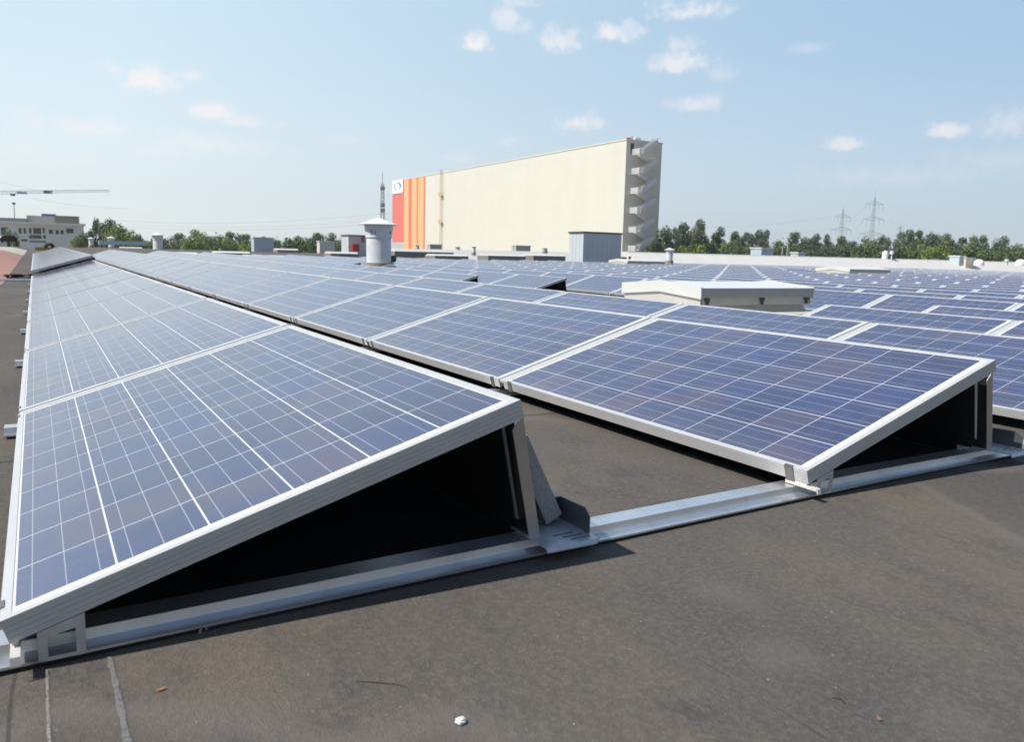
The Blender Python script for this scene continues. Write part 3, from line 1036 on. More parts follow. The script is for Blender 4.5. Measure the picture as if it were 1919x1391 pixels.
t = shed('plant_shed', 'grey corrugated plant shed against the foot of the cream warehouse', 28.62, 31.55, 38.0, 39.5, -.2, ony(1097, 436.5, 38).z, wall=mat('pale_grey_cladding', (.56, .61, .64), .5, var=.04, vscale=3, dirt=(.4, .42, .43), dscale=1.5, dirt_amt=.25))
b = MB(); b.box(-.02, .25, -.03, -.016, .0, .30); b.build('vent_grille', M_WHITE, t)
for i, (px, w, h_) in enumerate(((1170, .42, .95), (1180, .22, 1.0))):
    p = ony(px, 486, 39.0)
    t = thing('roof_hatch', 'dark narrow hatch between grey shed and parapet, %s one' % ('left' if i == 0 else 'right'), 'hatch', (p.x - w / 2, 39.0, -.1))
    b = MB(); b.box(0, w, 0, .3, 0, h_); b.build('frame', M_WHITE, t)
    b = MB(); b.box(.04, w - .04, -.012, -.002, .05, h_ - .05); b.build('opening', M_BLACK, t)


def shed_px(name, label, pxl, pxc, pxr, pyt, pyb, D, **kw):
    """pxc is the near corner, pxl..pxc the sunlit end, pxc..pxr the shaded long side"""
    c_ = atd(pxc, pyb, D); top = atd(pxc, pyt, D).z
    r_ = ony(pxr, pyb, c_.y); l_ = onx(pxl, pyb, c_.x) if pxl < pxc else None
    dep = min(max(l_.y - c_.y, .5), 6.0) if l_ is not None else 1.5
    return shed(name, label, c_.x, r_.x, c_.y, c_.y + dep, c_.z - .5, top, **kw)


shed_px('roof_shed', 'pale blue roof shed in front of the left tree line', 471, 476, 513, 446, 467, 78, wall=mat('pale_blue_cladding', (.50, .58, .66), .5, var=.04), roofm=M_WHITE)
t = shed_px('roof_shed', 'grey roof shed with red fire box left of the tall ventilator', 640, 653, 700, 442, 473, 62, wall=mat('light_grey_cladding', (.58, .60, .62), .5, var=.04), roofm=M_DARK)
p = ony(665, 470, t.location.y - .05)
b = MB(); b.box(p.x - .28 - t.location.x, p.x + .28 - t.location.x, -.30, -.02, .62, 1.15); b.build('red_box', M_RED, t)
b = MB(); b.box(p.x + .55 - t.location.x, p.x + .80 - t.location.x, -.03, -.016, 1.30, 1.75); b.build('red_sign', mat('faded_red', (.40, .14, .14), .6), t)
shed_px('roof_box', 'low whitish roof box between blue shed and grey shed', 594, 599, 627, 453, 465, 82, wall=mat('offwhite', (.66, .65, .60), .6), roofm=M_WHITE, cat='roof box')
shed_px('roof_box', 'white box with grey louvre before the warehouse, left of its pipe', 800, 806, 828, 459, 467, 100, wall=mat('louvre_grey', (.45, .45, .43), .6), roofm=M_CREAM, cat='roof box')
shed_px('roof_box', 'white box with grey louvre before the warehouse, left of the grey shed', 959, 967, 994, 461, 469, 92, wall=mat('louvre_grey', (.45, .45, .43), .6), roofm=M_CREAM, cat='roof box')
shed_px('roof_shed', 'small white and blue shed beyond the parapet, below a row of trees', 1406, 1426, 1449, 466, 482, 62, wall=mat('pale_blue_cladding', (.5, .58, .66), .5), roofm=M_WHITE)
shed_px('roof_box', 'small white box beyond the parapet, right of the thin poles', 1481, 1495, 1508, 474.5, 486, 66, wall=mat('pale_blue_cladding', (.5, .58, .66), .5), roofm=M_WHITE, cat='roof box', ribs=False)
shed_px('roof_shed', 'white and blue shed beyond the parapet near the right edge', 1778, 1797, 1808, 481, 494, 70, wall=mat('pale_blue_cladding', (.5, .58, .66), .5), roofm=M_WHITE)
shed_px('roof_box', 'cream box beside the white and blue shed at right', 1808, 1810, 1828, 484, 495, 70, wall=mat('cream_box', (.66, .62, .53), .6), roofm=M_CREAM, cat='roof box', ribs=False)
shed_px('roof_box', 'low green box beyond the parapet at right', 1756, 1758, 1770, 485.5, 494, 70, wall=mat('green_box', (.22, .38, .32), .6), roofm=M_DARK, cat='roof box', ribs=False)
for px, lab in ((1834, 'white dome vent beyond the parapet, left one of two'), (1912, 'white dome vent beyond the parapet at the right edge')):
    p = atd(px, 498, 70); b = MB()
    b.lathe([(.42, 0), (.42, .25), (.36, .42), (.22, .53), (0, .58)], 20)
    o = b.build('dome_vent', M_VCAP); o.location = p; tag(o, lab, 'dome vent')
p = atd(1658, 488, 66); b = MB(); b.lathe([(0, 0), (.24, 0), (.24, .55), (.20, .72), (.08, .80), (0, .81)], 20)
o = b.build('water_tank', M_VCAP); o.location = p; tag(o, 'white upright tank standing beyond the parapet', 'tank')
p = atd(1670, 489, 66); b = MB(); b.lathe([(0, 0), (.06, 0), (.06, .55), (.17, .56), (.17, .78), (0, .84)], 16)
o = b.build('flue_cowl', M_VENT); o.location = p; tag(o, 'thin grey flue with cowl beside the white tank', 'flue')
p = atd(1886, 497, 68); b = MB(); b.lathe([(0, 0), (.12, 0), (.12, .3), (.18, .31), (.18, .5), (0, .5)], 14)
o = b.build('flue_cowl', M_VENT); o.location = p; tag(o, 'short grey flue beyond the parapet at far right', 'flue')
for px, py, lab in ((1465, 463, 'thin pale pole beyond the parapet, left one of two'), (1474, 452, 'taller thin pale pole beyond the parapet, right one of two'), (1419, 458, 'thin mast above the small white and blue shed')):
    p = atd(px, 486, 64); q = atd(px, py, 64); b = MB(); b.tube([(0, 0, 0), (0, 0, q.z - p.z)], .035 if px != 1419 else .02, 6)
    o = b.build('pole', mat('pale_pole', (.55, .53, .48), .6)); o.location = p; tag(o, lab, 'pole')

# the lower hall whose roof carries those boxes
t = thing('hall', 'low neighbouring hall roof beyond the white parapet', 'building', (34.5, 41.5, -11))
b = MB(); b.box(0, 95, 0, 30, 0, 10.35); b.build('wall', M_SHED, t)
b = MB(); b.box(-.1, 95.1, -.1, 30.1, 10.352, 10.5); b.build('roof', mat('hall_roofing', (.20, .19, .18), .9, var=.1), t)

# long white skylight bands and strips on the rising bay beyond the array
BANDS = [(290, 372, 471.5, 3.6, 50, 'long white skylight band left of centre, nearest the second row'), (405, 470, 470.5, 3.0, 46, 'white skylight band above the array, left of the next longer one'),
         (462, 578, 477.5, 3.4, 45, 'longest white skylight band above the array left of the grey ventilator'), (225, 268, 462.5, 4.0, 66, 'white skylight band between two small ventilators at left'),
         (620, 672, 471.5, 3.2, 58, 'white skylight band beside the grey shed with fire box'), (740, 850, 467.0, 3.6, 70, 'long white skylight band below the orange stripes'),
         (815, 878, 476.0, 3.0, 55, 'white skylight band between ventilator and array, below the warehouse'), (915, 985, 476.5, 2.4, 58, 'thin white skylight band before the middle of the warehouse'),
         (1000, 1060, 476.5, 2.4, 60, 'thin white skylight band left of the grey plant shed'), (520, 560, 465.5, 2.6, 72, 'short white band beyond the longest skylight'),
         (240, 330, 467.5, 2.0, 60, 'thin white kerb strip behind the second row')]
M_BAND = mat('band_glazing', (.72, .73, .72), .5, var=.03)
for i, (a, c, py, hpx, D, lab) in enumerate(BANDS):
    p = atd(a, py, D); q = ony(c, py, p.y)
    hh = hpx * D / FPX
    t = thing('skylight_band', lab, 'skylight', (p.x, p.y, p.z - hh), 0, 'skylight bands on the next roof bay')
    L = q.x - p.x
    b = MB(); b.prism([(-.02, 0), (1.7, 0), (1.35, hh), (.20, hh)], 'x', .05, L - .05); b.build('glazing', M_BAND, t)
    b = MB(); b.box(0, L, .0, 1.68, -.55, -.002); b.build('kerb', mat('band_kerb', (.24, .22, .20), .8), t)

# low parapet of the next bay below the warehouse, left of the plant shed
p = atd(540, 463, 88); q = ony(1062, 470, 76)
b = MB()
n = 14
y_b = 76.0
xa, xb_ = ony(735, 470, y_b).x, ony(1064, 475, y_b).x
za, zb_ = ony(735, 465.5, y_b).z, ony(1064, 472.5, y_b).z
for i in range(n):
    f0, f1 = i / n, (i + 1) / n
    x0, x1 = xa + (xb_ - xa) * f0, xa + (xb_ - xa) * f1 - .01
    z0, z1 = za + (zb_ - za) * f0, za + (zb_ - za) * f1
    b.hexa([(x0, y_b - 1.9, -.3), (x1, y_b - 1.9, -.3), (x1, y_b + .3, -.3), (x0, y_b + .3, -.3), (x0, y_b, z0), (x1, y_b, z1), (x1, y_b + .3, z1), (x0, y_b + .3, z0)])
tag(b.build('parapet_wall', M_CREAM), 'low pale parapet strip running below the cream warehouse', 'wall')

# grey metal roof edge boxes at the far left
p = atd(228, 455, 70); q = ony(272, 456, p.y)
t = thing('duct', 'pale blue metal duct between the small ventilators and the left trees', 'duct', (atd(184, 456, 70).x, p.y, p.z - .2))
b = MB(); b.box(0, q.x - t.location.x, 0, .6, 0, .36); b.build('duct_body', mat('pale_blue_cladding', (.5, .58, .66), .5), t)
b = MB()
for f in (.15, .55, .9): b.box((q.x - t.location.x) * f, (q.x - t.location.x) * f + .12, .1, .5, -.9, -.002)
b.build('duct_leg', M_DARK, t)

# brown hooded machine at the far left
p = atd(18, 461, 60)
t = thing('hooded_unit', 'dark brown hooded machine on short legs at the far left', 'machine', (p.x, p.y, p.z))
b = MB(); b.prism([(-.55, .30), (-.60, .52), (-.42, .74), (-.10, .80), (.32, .76), (.50, .60), (.56, .05), (.42, .05), (.36, .34)], 'y', -.3, .3)
b.build('hood', mat('rust_brown', (.055, .028, .020), .8, var=.2, vscale=6), t)
b = MB()
for x in (-.45, -.05): b.box(x - .05, x + .05, -.2, .2, -.1, .40)
b.build('leg', M_DARK, t)
b = MB(); b.box(-.75, -.15, -.5, -.33, -.1, .22); b.build('white_base', M_WHITE, t)
p = atd(92, 466, 52); b = MB()
b.tube([(-.25, 0, .1), (-.1, .05, .26), (.1, -.03, .30), (.28, .02, .12)], .12, 8)
o = b.build('cable_bundle', mat('black_cable', (.015, .015, .016), .6)); o.location = p; tag(o, 'dark cable heap at the far end of the leftmost row', 'cable')
p = atd(66, 466.5, 52); b = MB(); b.box(0, 1.0, 0, .35, -.1, .12)
o = b.build('timber_stack', mat('yellow_wood', (.42, .27, .08), .7, var=.1)); o.location = p; tag(o, 'yellow timber pieces at the far end of the leftmost row', 'timber')

# ------------------------------------------------------------------ ground far below
ZG = -11.0
b = MB(); b.poly([(-600, -320, ZG), (1100, -320, ZG), (1100, 1040, ZG), (-600, 1040, ZG)])
o = b.build('ground', mat('yard_ground', (.38, .345, .29), .95, var=.25, vscale=.02)); o['kind'] = 'structure'

# ------------------------------------------------------------------ cream high-bay warehouse
def wall_ribbed(name, col, rough=.55, scale=1.0, axis=1):
    if name in MATS: return MATS[name]
    m = mat(name, col, rough, var=.015, vscale=.15)
    t = m.node_tree; N = NT(t); p = t.nodes['Principled BSDF']
    co = N.n('ShaderNodeTexCoord').outputs['Object']
    s = N.n('ShaderNodeSeparateXYZ'); N.put(s.inputs[0], co)
    base = p.inputs['Base Color'].links[0].from_socket
    fz = N.m('FRACT', N.m('MULTIPLY', s.outputs[2], 1 / 3.6)); fy = N.m('FRACT', N.m('MULTIPLY', s.outputs[axis], 1 / 6.0))
    jz = N.m('LESS_THAN', N.m('ABSOLUTE', N.m('SUBTRACT', fz, .5)), .012); jy = N.m('LESS_THAN', N.m('ABSOLUTE', N.m('SUBTRACT', fy, .5)), .008)
    sm = N.n('ShaderNodeMapping'); N.put(sm.inputs[0], co); sm.inputs['Scale'].default_value = (1, 1, .05)
    base = N.mix(N.ramp(N.noise(sm.outputs[0], .9, 4, .65), .45, .75, 0, .10), base, c4([v * .72 for v in col]))
    f = N.m('MULTIPLY', N.m('MAXIMUM', jz, jy), .15)
    N.put(p.inputs['Base Color'], N.mix(f, base, c4([v * .6 for v in col])))
    return m


CW = atd(1174.5, 262, 165.0)
WX, WY, WZ = CW.x, CW.y, CW.z
WY2 = onx(735.5, 334, WX).y
WX2 = ony(1241, 270, WY).x
t = thing('warehouse', 'tall cream windowless high-bay warehouse with red and orange striped end', 'building', (WX, WY, ZG))
Hh = WZ - ZG
b = MB(); b.box(0, WX2 - WX, 0, WY2 - WY, 0, Hh)
b.build('wall', wall_ribbed('cream_cladding', (.675, .655, .56)), t)
b = MB(); b.box(-.12, WX2 - WX + .12, -.12, WY2 - WY + .12, Hh + .002, Hh + .28); b.build('roof_edge', mat('roof_flashing', (.66, .64, .56), .5), t)


def wy(px): return onx(px, 400, WX).y - WY


def wz(px, py): return onx(px, py, WX).z - ZG


M_OR = mat('orange_cladding', (.80, .45, .20), .5); M_RD = mat('red_cladding', (.70, .16, .12), .5)
b = MB(); b.box(-.06, -.002, wy(757.5), WY2 - WY, wz(745, 453.5), Hh); b.build('red_end_panel', M_RD, t)
b = MB(); b.box(-.05, -.002, wy(757.5), WY2 - WY, 0, wz(745, 453.5) - .01); b.build('grey_base_panel', mat('grey_base', (.45, .46, .46), .6), t)
for a, c, m, nm in ((757.5, 766, M_OR, 'orange_stripe'), (766, 771.7, M_RD, 'red_stripe'), (771.7, 780.8, M_OR, 'orange_stripe'), (780.8, 784, mat('rust_cladding', (.62, .22, .11), .5), 'red_stripe'), (784, 793.9, M_OR, 'orange_stripe'), (793.9, 796.5, M_RD, 'red_stripe')):
    b = MB(); b.box(-.06, -.002, wy(c) + .01, wy(a) - .01, 0, Hh); b.build(nm, m, t)
# sign with its emblem
s_y0, s_y1, s_z0, s_z1 = wy(756.2), WY2 - WY - .4, wz(746, 362.5), wz(746, 337.5)
b = MB(); b.box(-.30, -.07, s_y0, s_y1, s_z0, s_z1); sg = b.build('sign', mat('sign_white', (.84, .84, .83), .5), t)
cy, cz = (s_y0 + s_y1) / 2, (s_z0 + s_z1) / 2 + .2
rw, rh = (s_y1 - s_y0) * .36, (s_z1 - s_z0) * .28


def arc(a0, a1, th, m, nm):
    b = MB(); n = 18; vs = []
    for i in range(n + 1):
        a = a0 + (a1 - a0) * i / n
        w_ = th * (.25 + .75 * math.sin(math.pi * i / n))
        row = []
        for k in (1 - w_, 1):
            for xx in (-.34, -.305):
                row.append(b.bm.verts.new((xx, cy - rw * k * math.cos(a), cz + rh * k * math.sin(a))))
        vs.append(row)
    for p_, q_ in zip(vs, vs[1:]):
        for i, j in ((0, 1), (1, 3), (3, 2), (2, 0)): b.bm.faces.new((p_[i], p_[j], q_[j], q_[i]))
    b.build(nm, m, sg)


arc(R(-60), R(105), .42, mat('emblem_blue', (.10, .22, .62), .5), 'emblem')
arc(R(120), R(290), .30, mat('emblem_grey', (.33, .38, .46), .5), 'emblem')
b = MB()
for k in range(3):
    yc_ = cy + rw * (.38 - .36 * k)
    b.bar((-.33, yc_ - .5, cz - rh * .35), (-.33, yc_ + .3, cz + rh * .35), .5, .04)
b.build('emblem', mat('emblem_pale', (.45, .52, .62), .5), sg)
# ladder pipe up the long face
b = MB()
yp = wy(828.5)
for dy in (-.5, .5): b.tube([(-.45, yp + dy, 6), (-.45, yp + dy, Hh + 1.2)], .09, 6)
for k in range(34): b.bar((-.45, yp - .5, 7 + k * .9), (-.45, yp + .5, 7 + k * .9), .06)
b.build('ladder', mat('ladder_ochre', (.55, .42, .22), .6), t)
for py in (367, 418):
    b = MB(); b.box(-.9, -.01, yp - .9, yp + .9, wz(828, py) - .12, wz(828, py)); b.box(-.92, -.86, yp - .9, yp + .9, wz(828, py), wz(828, py) + 1.0); b.build('ladder_platform', mat('ladder_ochre', (.55, .42, .22), .6), t)
# escape stair on the shaded end
M_STAIR = mat('stair_steel', (.74, .74, .72), .5); M_RAILG = mat('stair_railing', (.52, .53, .54), .5)


def ex(px, py): p = ony(px, py, WY); return p.x - WX, p.z - ZG


b_fl, b_ra, b_la = MB(), MB(), []
land = [(1187.7, 289.5), (1186.5, 325.5), (1184.6, 362), (1183, 398.5), (1181, 434.5), (1179.5, 469.5)]
for i, (px, py) in enumerate(land):
    x0, z0 = ex(px, py)
    lm = MB(); lm.box(x0 - .6, x0 + .5, -2.6, -.02, z0 - .15, z0)
    for xx, yy in ((x0 - .6, -2.6), (x0 + .45, -2.6), (x0 - .6, -.06)): lm.box(xx, xx + .06, yy, yy + .06, z0, z0 + 1.15)
    [lm.box(x0 - .6, x0 + .5, -2.62, -2.60, z0 + .1 + .2 * q_, z0 + .18 + .2 * q_) for q_ in range(5)]
    [lm.box(x0 - .62, x0 - .6, -2.6, -.06, z0 + .1 + .2 * q_, z0 + .22 + .2 * q_) for q_ in range(5)]
    lm.build('landing', M_STAIR, t)
    if i == 0: xr, zr = ex(1217, 271)
    else: xr, zr = ex(px + 29.5, py - 19.5)
    # flight up to the right, at the outside
    for n_ in range(12):
        f = n_ / 12
        b_fl.box(x0 + .5 + (xr - x0 - .7) * f, x0 + .5 + (xr - x0 - .7) * (f + .09), -2.55, -1.4, z0 + (zr - z0) * f, z0 + (zr - z0) * f + .06)
    for yy in (-2.6, -1.36):
        b_fl.bar((x0 + .5, yy, z0 + .05), (xr, yy, zr + .05), .06, .42)
        b_fl.bar((x0 + .5, yy - .07, z0 + .55), (xr, yy - .07, zr + .55), .04, .62)
        for hh_ in (.55, 1.1): b_ra.bar((x0 + .5, yy, z0 + hh_), (xr, yy, zr + hh_), .06, .07)
        for n_ in range(7): f = n_ / 6; b_ra.box(x0 + .5 + (xr - x0 - .7) * f - .03, x0 + .5 + (xr - x0 - .7) * f + .03, yy - .03, yy + .03, z0 + (zr - z0) * f, z0 + (zr - z0) * f + 1.1)
    b_fl.box(xr - .05, xr + .9, -2.6, -.1, zr - .12, zr)
    for hh_ in (.5, 1.05): b_ra.bar((xr + .87, -2.6, zr + hh_), (xr + .87, -.1, zr + hh_), .06)
    b_ra.bar((xr, -2.6, zr + 1.05), (xr + .87, -2.6, zr + 1.05), .06)
    # flight back to the landing above, next to the wall
    if i > 0:
        xu, zu = ex(*land[i - 1])
        b_fl.bar((xr, -.7, zr - .1), (xu + .7, -.7, zu - .1), 1.15, .28)
        for hh_ in (.55, 1.1): b_ra.bar((xr, -1.25, zr + hh_), (xu + .7, -1.25, zu + hh_), .06, .07)
b_fl.build('stair_flights', M_STAIR, t); b_ra.build('stair_railing', M_RAILG, t)
for i, (px, py) in enumerate(land):
    x0, z0 = ex(px, py)
    if i in (0,):
        b = MB(); b.box(x0 - .95, x0 - .05, -.05, -.002, z0 + .02, z0 + 2.3); b.build('door', M_DARK, t)
b = MB()
x0, z0 = ex(1189, 262)
b.box(x0 - .4, x0 + .5, 1.0, 2.2, Hh + .28, Hh + 1.0); b.box(x0 + .9, x0 + 2.4, .8, 2.0, Hh + .28, Hh + .9)
b.build('roof_unit', M_WHITE, t)
b = MB(); b.box(x0 - 1.2, x0 - .6, .8, 1.4, Hh + .28, Hh + .75); b.build('warning_lamp', M_RED, t)
b = MB(); xa_, _ = ex(1239.5, 440); b.tube([(xa_, -.12, 4), (xa_, -.12, 16)], .1, 6); b.build('downpipe', mat('pipe_grey', (.5, .5, .48), .6), t)

# ------------------------------------------------------------------ trees
LEAFM = {}


def leaf_mat(name, c1, c2):
    m = bpy.data.materials.new(name); m.use_nodes = True
    t = m.node_tree; N = NT(t); p = t.nodes['Principled BSDF']
    co = N.n('ShaderNodeTexCoord').outputs['Object']
    gi = N.n('ShaderNodeNewGeometry').outputs['Random Per Island']
    ri = N.n('ShaderNodeObjectInfo').outputs['Random']
    f = N.m('ADD', N.m('MULTIPLY', N.noise(co, .45, 2, .5), .6), N.m('MULTIPLY', gi, .4))
    c = N.mix(N.ramp(f, .3, .75), c4(c1), c4(c2))
    c = N.mix(N.m('MULTIPLY', ri, .3), c, c4([v * .75 for v in c1]))
    N.put(p.inputs['Base Color'], c)
    p.inputs['Roughness'].default_value = .6
    p.inputs['Specular IOR Level'].default_value = .3
    tr = N.n('ShaderNodeBsdfTranslucent'); N.put(tr.inputs[0], N.mix(.5, c, c4((.12, .16, .03))))
    mx = N.n('ShaderNodeMixShader'); mx.inputs[0].default_value = .22
    t.links.new(p.outputs[0], mx.inputs[1]); t.links.new(tr.outputs[0], mx.inputs[2])
    t.links.new(mx.outputs[0], t.nodes['Material Output'].inputs[0])
    return m


LM_DARK = leaf_mat('leaf_dark', (.075, .108, .050), (.135, .175, .080))
LM_MID = leaf_mat('leaf_mid', (.105, .150, .048), (.185, .235, .080))
LM_LITE = leaf_mat('leaf_light', (.165, .215, .042), (.285, .34, .075))
LM_GREY = leaf_mat('leaf_greyish', (.110, .142, .085), (.180, .215, .135))
M_BARK = mat('bark', (.10, .085, .065), .9, var=.2, vscale=3)


ASP = 2.3      # trees are drawn about this much taller than the crown unit is wide


def prof(tab, z): return lerp_tab(tab, z)


KINDS = {   # z range, radius profile of the crown, clumps, clump radius, leaves, leaf size
    'lolly': (.42, .93, [(.42, .05), (.60, .13), (.80, .21), (.88, .18), (.95, .11)], 13, (.12, .17), 4300, .050),
    'poplar': (.20, .93, [(.2, .10), (.45, .16), (.75, .17), (.87, .14), (.95, .09)], 15, (.11, .16), 4300, .050),
    'broad': (.22, .91, [(.2, .12), (.45, .27), (.70, .29), (.85, .22), (.95, .13)], 19, (.14, .20), 5600, .054),
    'bush': (.14, .90, [(.12, .42), (.55, .46), (.80, .38), (.92, .22)], 22, (.18, .27), 5600, .072)}


def tree_meshes(seed, kind):
    """unit tree, height 1: clumps of leaf faces on limbs from one trunk"""
    rnd = random.Random(seed)
    z0, z1, pr, nc, (ra, rb), nl, ls = KINDS[kind]
    clumps = []
    for i in range(nc):
        z = z0 + (z1 - z0) * ((i + rnd.random()) / nc)
        a = i * 2.4 + rnd.uniform(-.5, .5)
        r = prof(pr, z) * rnd.uniform(.45, 1.05)
        cr = rnd.uniform(ra, rb)
        clumps.append((r * math.cos(a), r * math.sin(a), z - .03, cr, cr / ASP * rnd.uniform(.85, 1.1)))
    b = MB()
    for (cx, cy_, cz_, rx, rz_) in clumps:
        for _ in range(nl // nc):
            a = Vector((rnd.gauss(0, 1), rnd.gauss(0, 1), rnd.gauss(0, 1))).normalized() * (rnd.random() ** .38) * rnd.uniform(.8, 1.12)
            c_ = Vector((cx + a.x * rx, cy_ + a.y * rx, cz_ + a.z * rz_))
            k = ls * rnd.uniform(.5, 1.25) / 2
            nrm = (a + Vector((rnd.uniform(-1, 1), rnd.uniform(-1, 1), rnd.uniform(-.6, 1))) * .9).normalized()
            t1 = nrm.orthogonal().normalized(); t1.rotate(Matrix.Rotation(rnd.uniform(0, 6.28), 3, nrm)); t2 = nrm.cross(t1)
            q = []
            for x, y in ((-1, -.25), (-.2, -.6), (.9, -.3), (.75, .45), (-.3, .6)):
                v = t1 * x * k + t2 * y * k
                q.append(b.bm.verts.new((c_.x + v.x, c_.y + v.y, c_.z + v.z / ASP)))
            b.bm.faces.new(q)
    me_c = bpy.data.meshes.new('crown'); b.bm.to_mesh(me_c); b.bm.free()
    b = MB()
    b.tube([(0, 0, 0), (.008, .005, .3), (-.006, .008, .62), (0, 0, .88)], [.022, .017, .011, .003], 7)
    for (cx, cy_, cz_, rx, rz_) in clumps[::2]:
        zb = max(.14, cz_ - .18)
        b.tube([(0, 0, zb), (cx * .55, cy_ * .55, cz_ - .06), (cx, cy_, cz_)], [.008, .006, .002], 5)
    return me_c, b.mesh('trunk', M_BARK)


TM = {}
for ki, k_ in enumerate(KINDS):
    for v_ in range(4):
        TM[k_, v_] = tree_meshes(100 * ki + 7 * v_ + 3, k_)
CR = {}


def crown_mesh(kind, v, lm):
    key = (kind, v, lm.name)
    if key not in CR:
        me = TM[kind, v][0].copy(); me.materials.clear(); me.materials.append(lm); CR[key] = me
    return CR[key]


WIDTHN = {'poplar': .46, 'lolly': .54, 'broad': .76, 'bush': 1.25}
_tn = [0]


def tree(kind, px, pyt, wpx, D, lm, label, group, name='tree'):
    _tn[0] += 1
    v = _tn[0] % 4
    base = atd(px, pyt, D); hgt = (base.z - ZG) * 1.07
    w = wpx * D / FPX
    zb = ZG
    t = thing(name, label, 'tree' if kind != 'bush' else 'bush', (base.x, base.y, ZG), random.uniform(0, 6.28), group)
    sx = w / (WIDTHN[kind])
    for nm, me in (('crown', crown_mesh(kind, v, lm)), ('trunk', TM[kind, v][1])):
        o = link(nm, me, t)
        o.scale = (sx, sx, hgt / 1.0)
    return t


GT = 'trees beyond the white parapet'
RT = [('broad', 1243, 420, 44, 150, LM_DARK), ('broad', 1263, 424, 40, 160, LM_DARK), ('broad', 1283, 416, 52, 155, LM_DARK), ('broad', 1309, 409, 46, 152, LM_DARK),
      ('broad', 1331, 440, 26, 175, LM_MID), ('lolly', 1345, 429, 34, 190, LM_DARK), ('lolly', 1379, 434, 30, 205, LM_GREY), ('lolly', 1401, 435, 20, 205, LM_GREY), ('lolly', 1418, 429.5, 32, 200, LM_GREY), ('lolly', 1433, 434, 24, 204, LM_GREY),
      ('broad', 1462, 450, 34, 185, LM_MID), ('lolly', 1497, 435, 38, 205, LM_GREY), ('lolly', 1527, 437, 30, 205, LM_GREY), ('lolly', 1553, 442, 24, 210, LM_GREY), ('lolly', 1580, 443, 32, 205, LM_MID),
      ('lolly', 1604, 452, 28, 215, LM_GREY), ('broad', 1632, 440, 34, 210, LM_MID), ('broad', 1655, 438.5, 36, 208, LM_MID), ('broad', 1690, 433, 40, 205, LM_GREY), ('poplar', 1708, 431.5, 30, 206, LM_MID), ('poplar', 1725, 430, 30, 208, LM_MID),
      ('poplar', 1744, 434, 32, 206, LM_GREY), ('poplar', 1760, 437, 28, 206, LM_GREY), ('poplar', 1778, 439, 28, 208, LM_MID), ('poplar', 1800, 443, 34, 210, LM_GREY), ('poplar', 1826, 439, 28, 206, LM_MID), ('broad', 1842, 440, 34, 206, LM_MID),
      ('broad', 1877, 441, 42, 200, LM_DARK), ('broad', 1906, 454, 32, 206, LM_GREY), ('broad', 1945, 450, 44, 206, LM_DARK), ('broad', 1990, 445, 50, 206, LM_MID)]
TONE = {'leaf_dark': 'dark green', 'leaf_mid': 'mid green', 'leaf_light': 'light green', 'leaf_greyish': 'grey green'}
KN = {'broad': 'broad', 'lolly': 'tall bare-stemmed', 'poplar': 'slim upright', 'bush': 'low bushy'}
for i, (k_, px, pyt, w, D, lm) in enumerate(RT):
    tree(k_, px, pyt, w, D, lm, '%s %s tree, %s right of the warehouse beyond the parapet' % (TONE[lm.name], KN[k_], ordw(i)), GT)
GB = 'bushes filling the foot of the tree line'
rnd = random.Random(3)
for i in range(34):
    px = 1236 + i * 21.5 + rnd.uniform(-5, 5)
    pyt = 453 + (px - 1236) * .013 + rnd.uniform(-7, 6)
    lm = rnd.choice([LM_DARK, LM_MID, LM_MID, LM_DARK, LM_LITE])
    tree('bush', px, pyt, rnd.uniform(62, 88), rnd.uniform(150, 185), lm, '%s bush, %s from the left below the trees behind the parapet' % (TONE[lm.name], ordw(i)), GB, 'bush')
GL = 'trees along the left horizon'
LT = [('broad', 176, 406, 34, 120, LM_DARK), ('poplar', 201, 407, 34, 118, LM_MID), ('broad', 214, 418, 56, 110, LM_LITE), ('broad', 238, 421, 46, 116, LM_LITE), ('broad', 150, 432, 46, 105, LM_MID), ('broad', 258, 438, 40, 118, LM_MID),
      ('broad', 134, 448, 36, 100, LM_LITE), ('broad', 20, 424, 30, 118, LM_MID), ('broad', 300, 440, 44, 200, LM_DARK), ('broad', 335, 436, 50, 220, LM_DARK), ('broad', 366, 429, 58, 150, LM_LITE), ('broad', 405, 438, 44, 210, LM_MID), ('broad', 436, 432, 46, 215, LM_DARK),
      ('broad', 466, 438, 46, 225, LM_MID), ('broad', 498, 443, 44, 225, LM_DARK), ('broad', 530, 444, 44, 225, LM_MID), ('broad', 562, 440, 44, 215, LM_MID), ('broad', 590, 435, 50, 210, LM_DARK), ('broad', 618, 436, 44, 215, LM_DARK), ('broad', 650, 442, 48, 215, LM_MID), ('broad', 684, 446, 48, 220, LM_DARK), ('broad', 715, 450, 44, 230, LM_DARK)]
for i, (k_, px, pyt, w, D, lm) in enumerate(LT):
    tree(k_, px, pyt, w, D, lm, '%s %s tree on the left horizon, %s from the left edge' % (TONE[lm.name], KN[k_], ordw(sorted(LT, key=lambda q: q[1]).index(LT[i]))), GL)
for i in range(22):
    px = 120 + i * 27 + rnd.uniform(-6, 6)
    lm = rnd.choice([LM_DARK, LM_MID, LM_DARK, LM_MID, LM_LITE])
    tree('bush', px, 444 + (px - 120) * .006 + rnd.uniform(-4, 5), rnd.uniform(56, 80), rnd.uniform(125, 190), lm, '%s bush, %s from the left along the left horizon' % (TONE[lm.name], ordw(i)), 'bushes along the left horizon', 'bush')

# ------------------------------------------------------------------ office block at the left
OY = atd(80, 430, 135).y


def ox(px, py=430): return ony(px, py, OY)


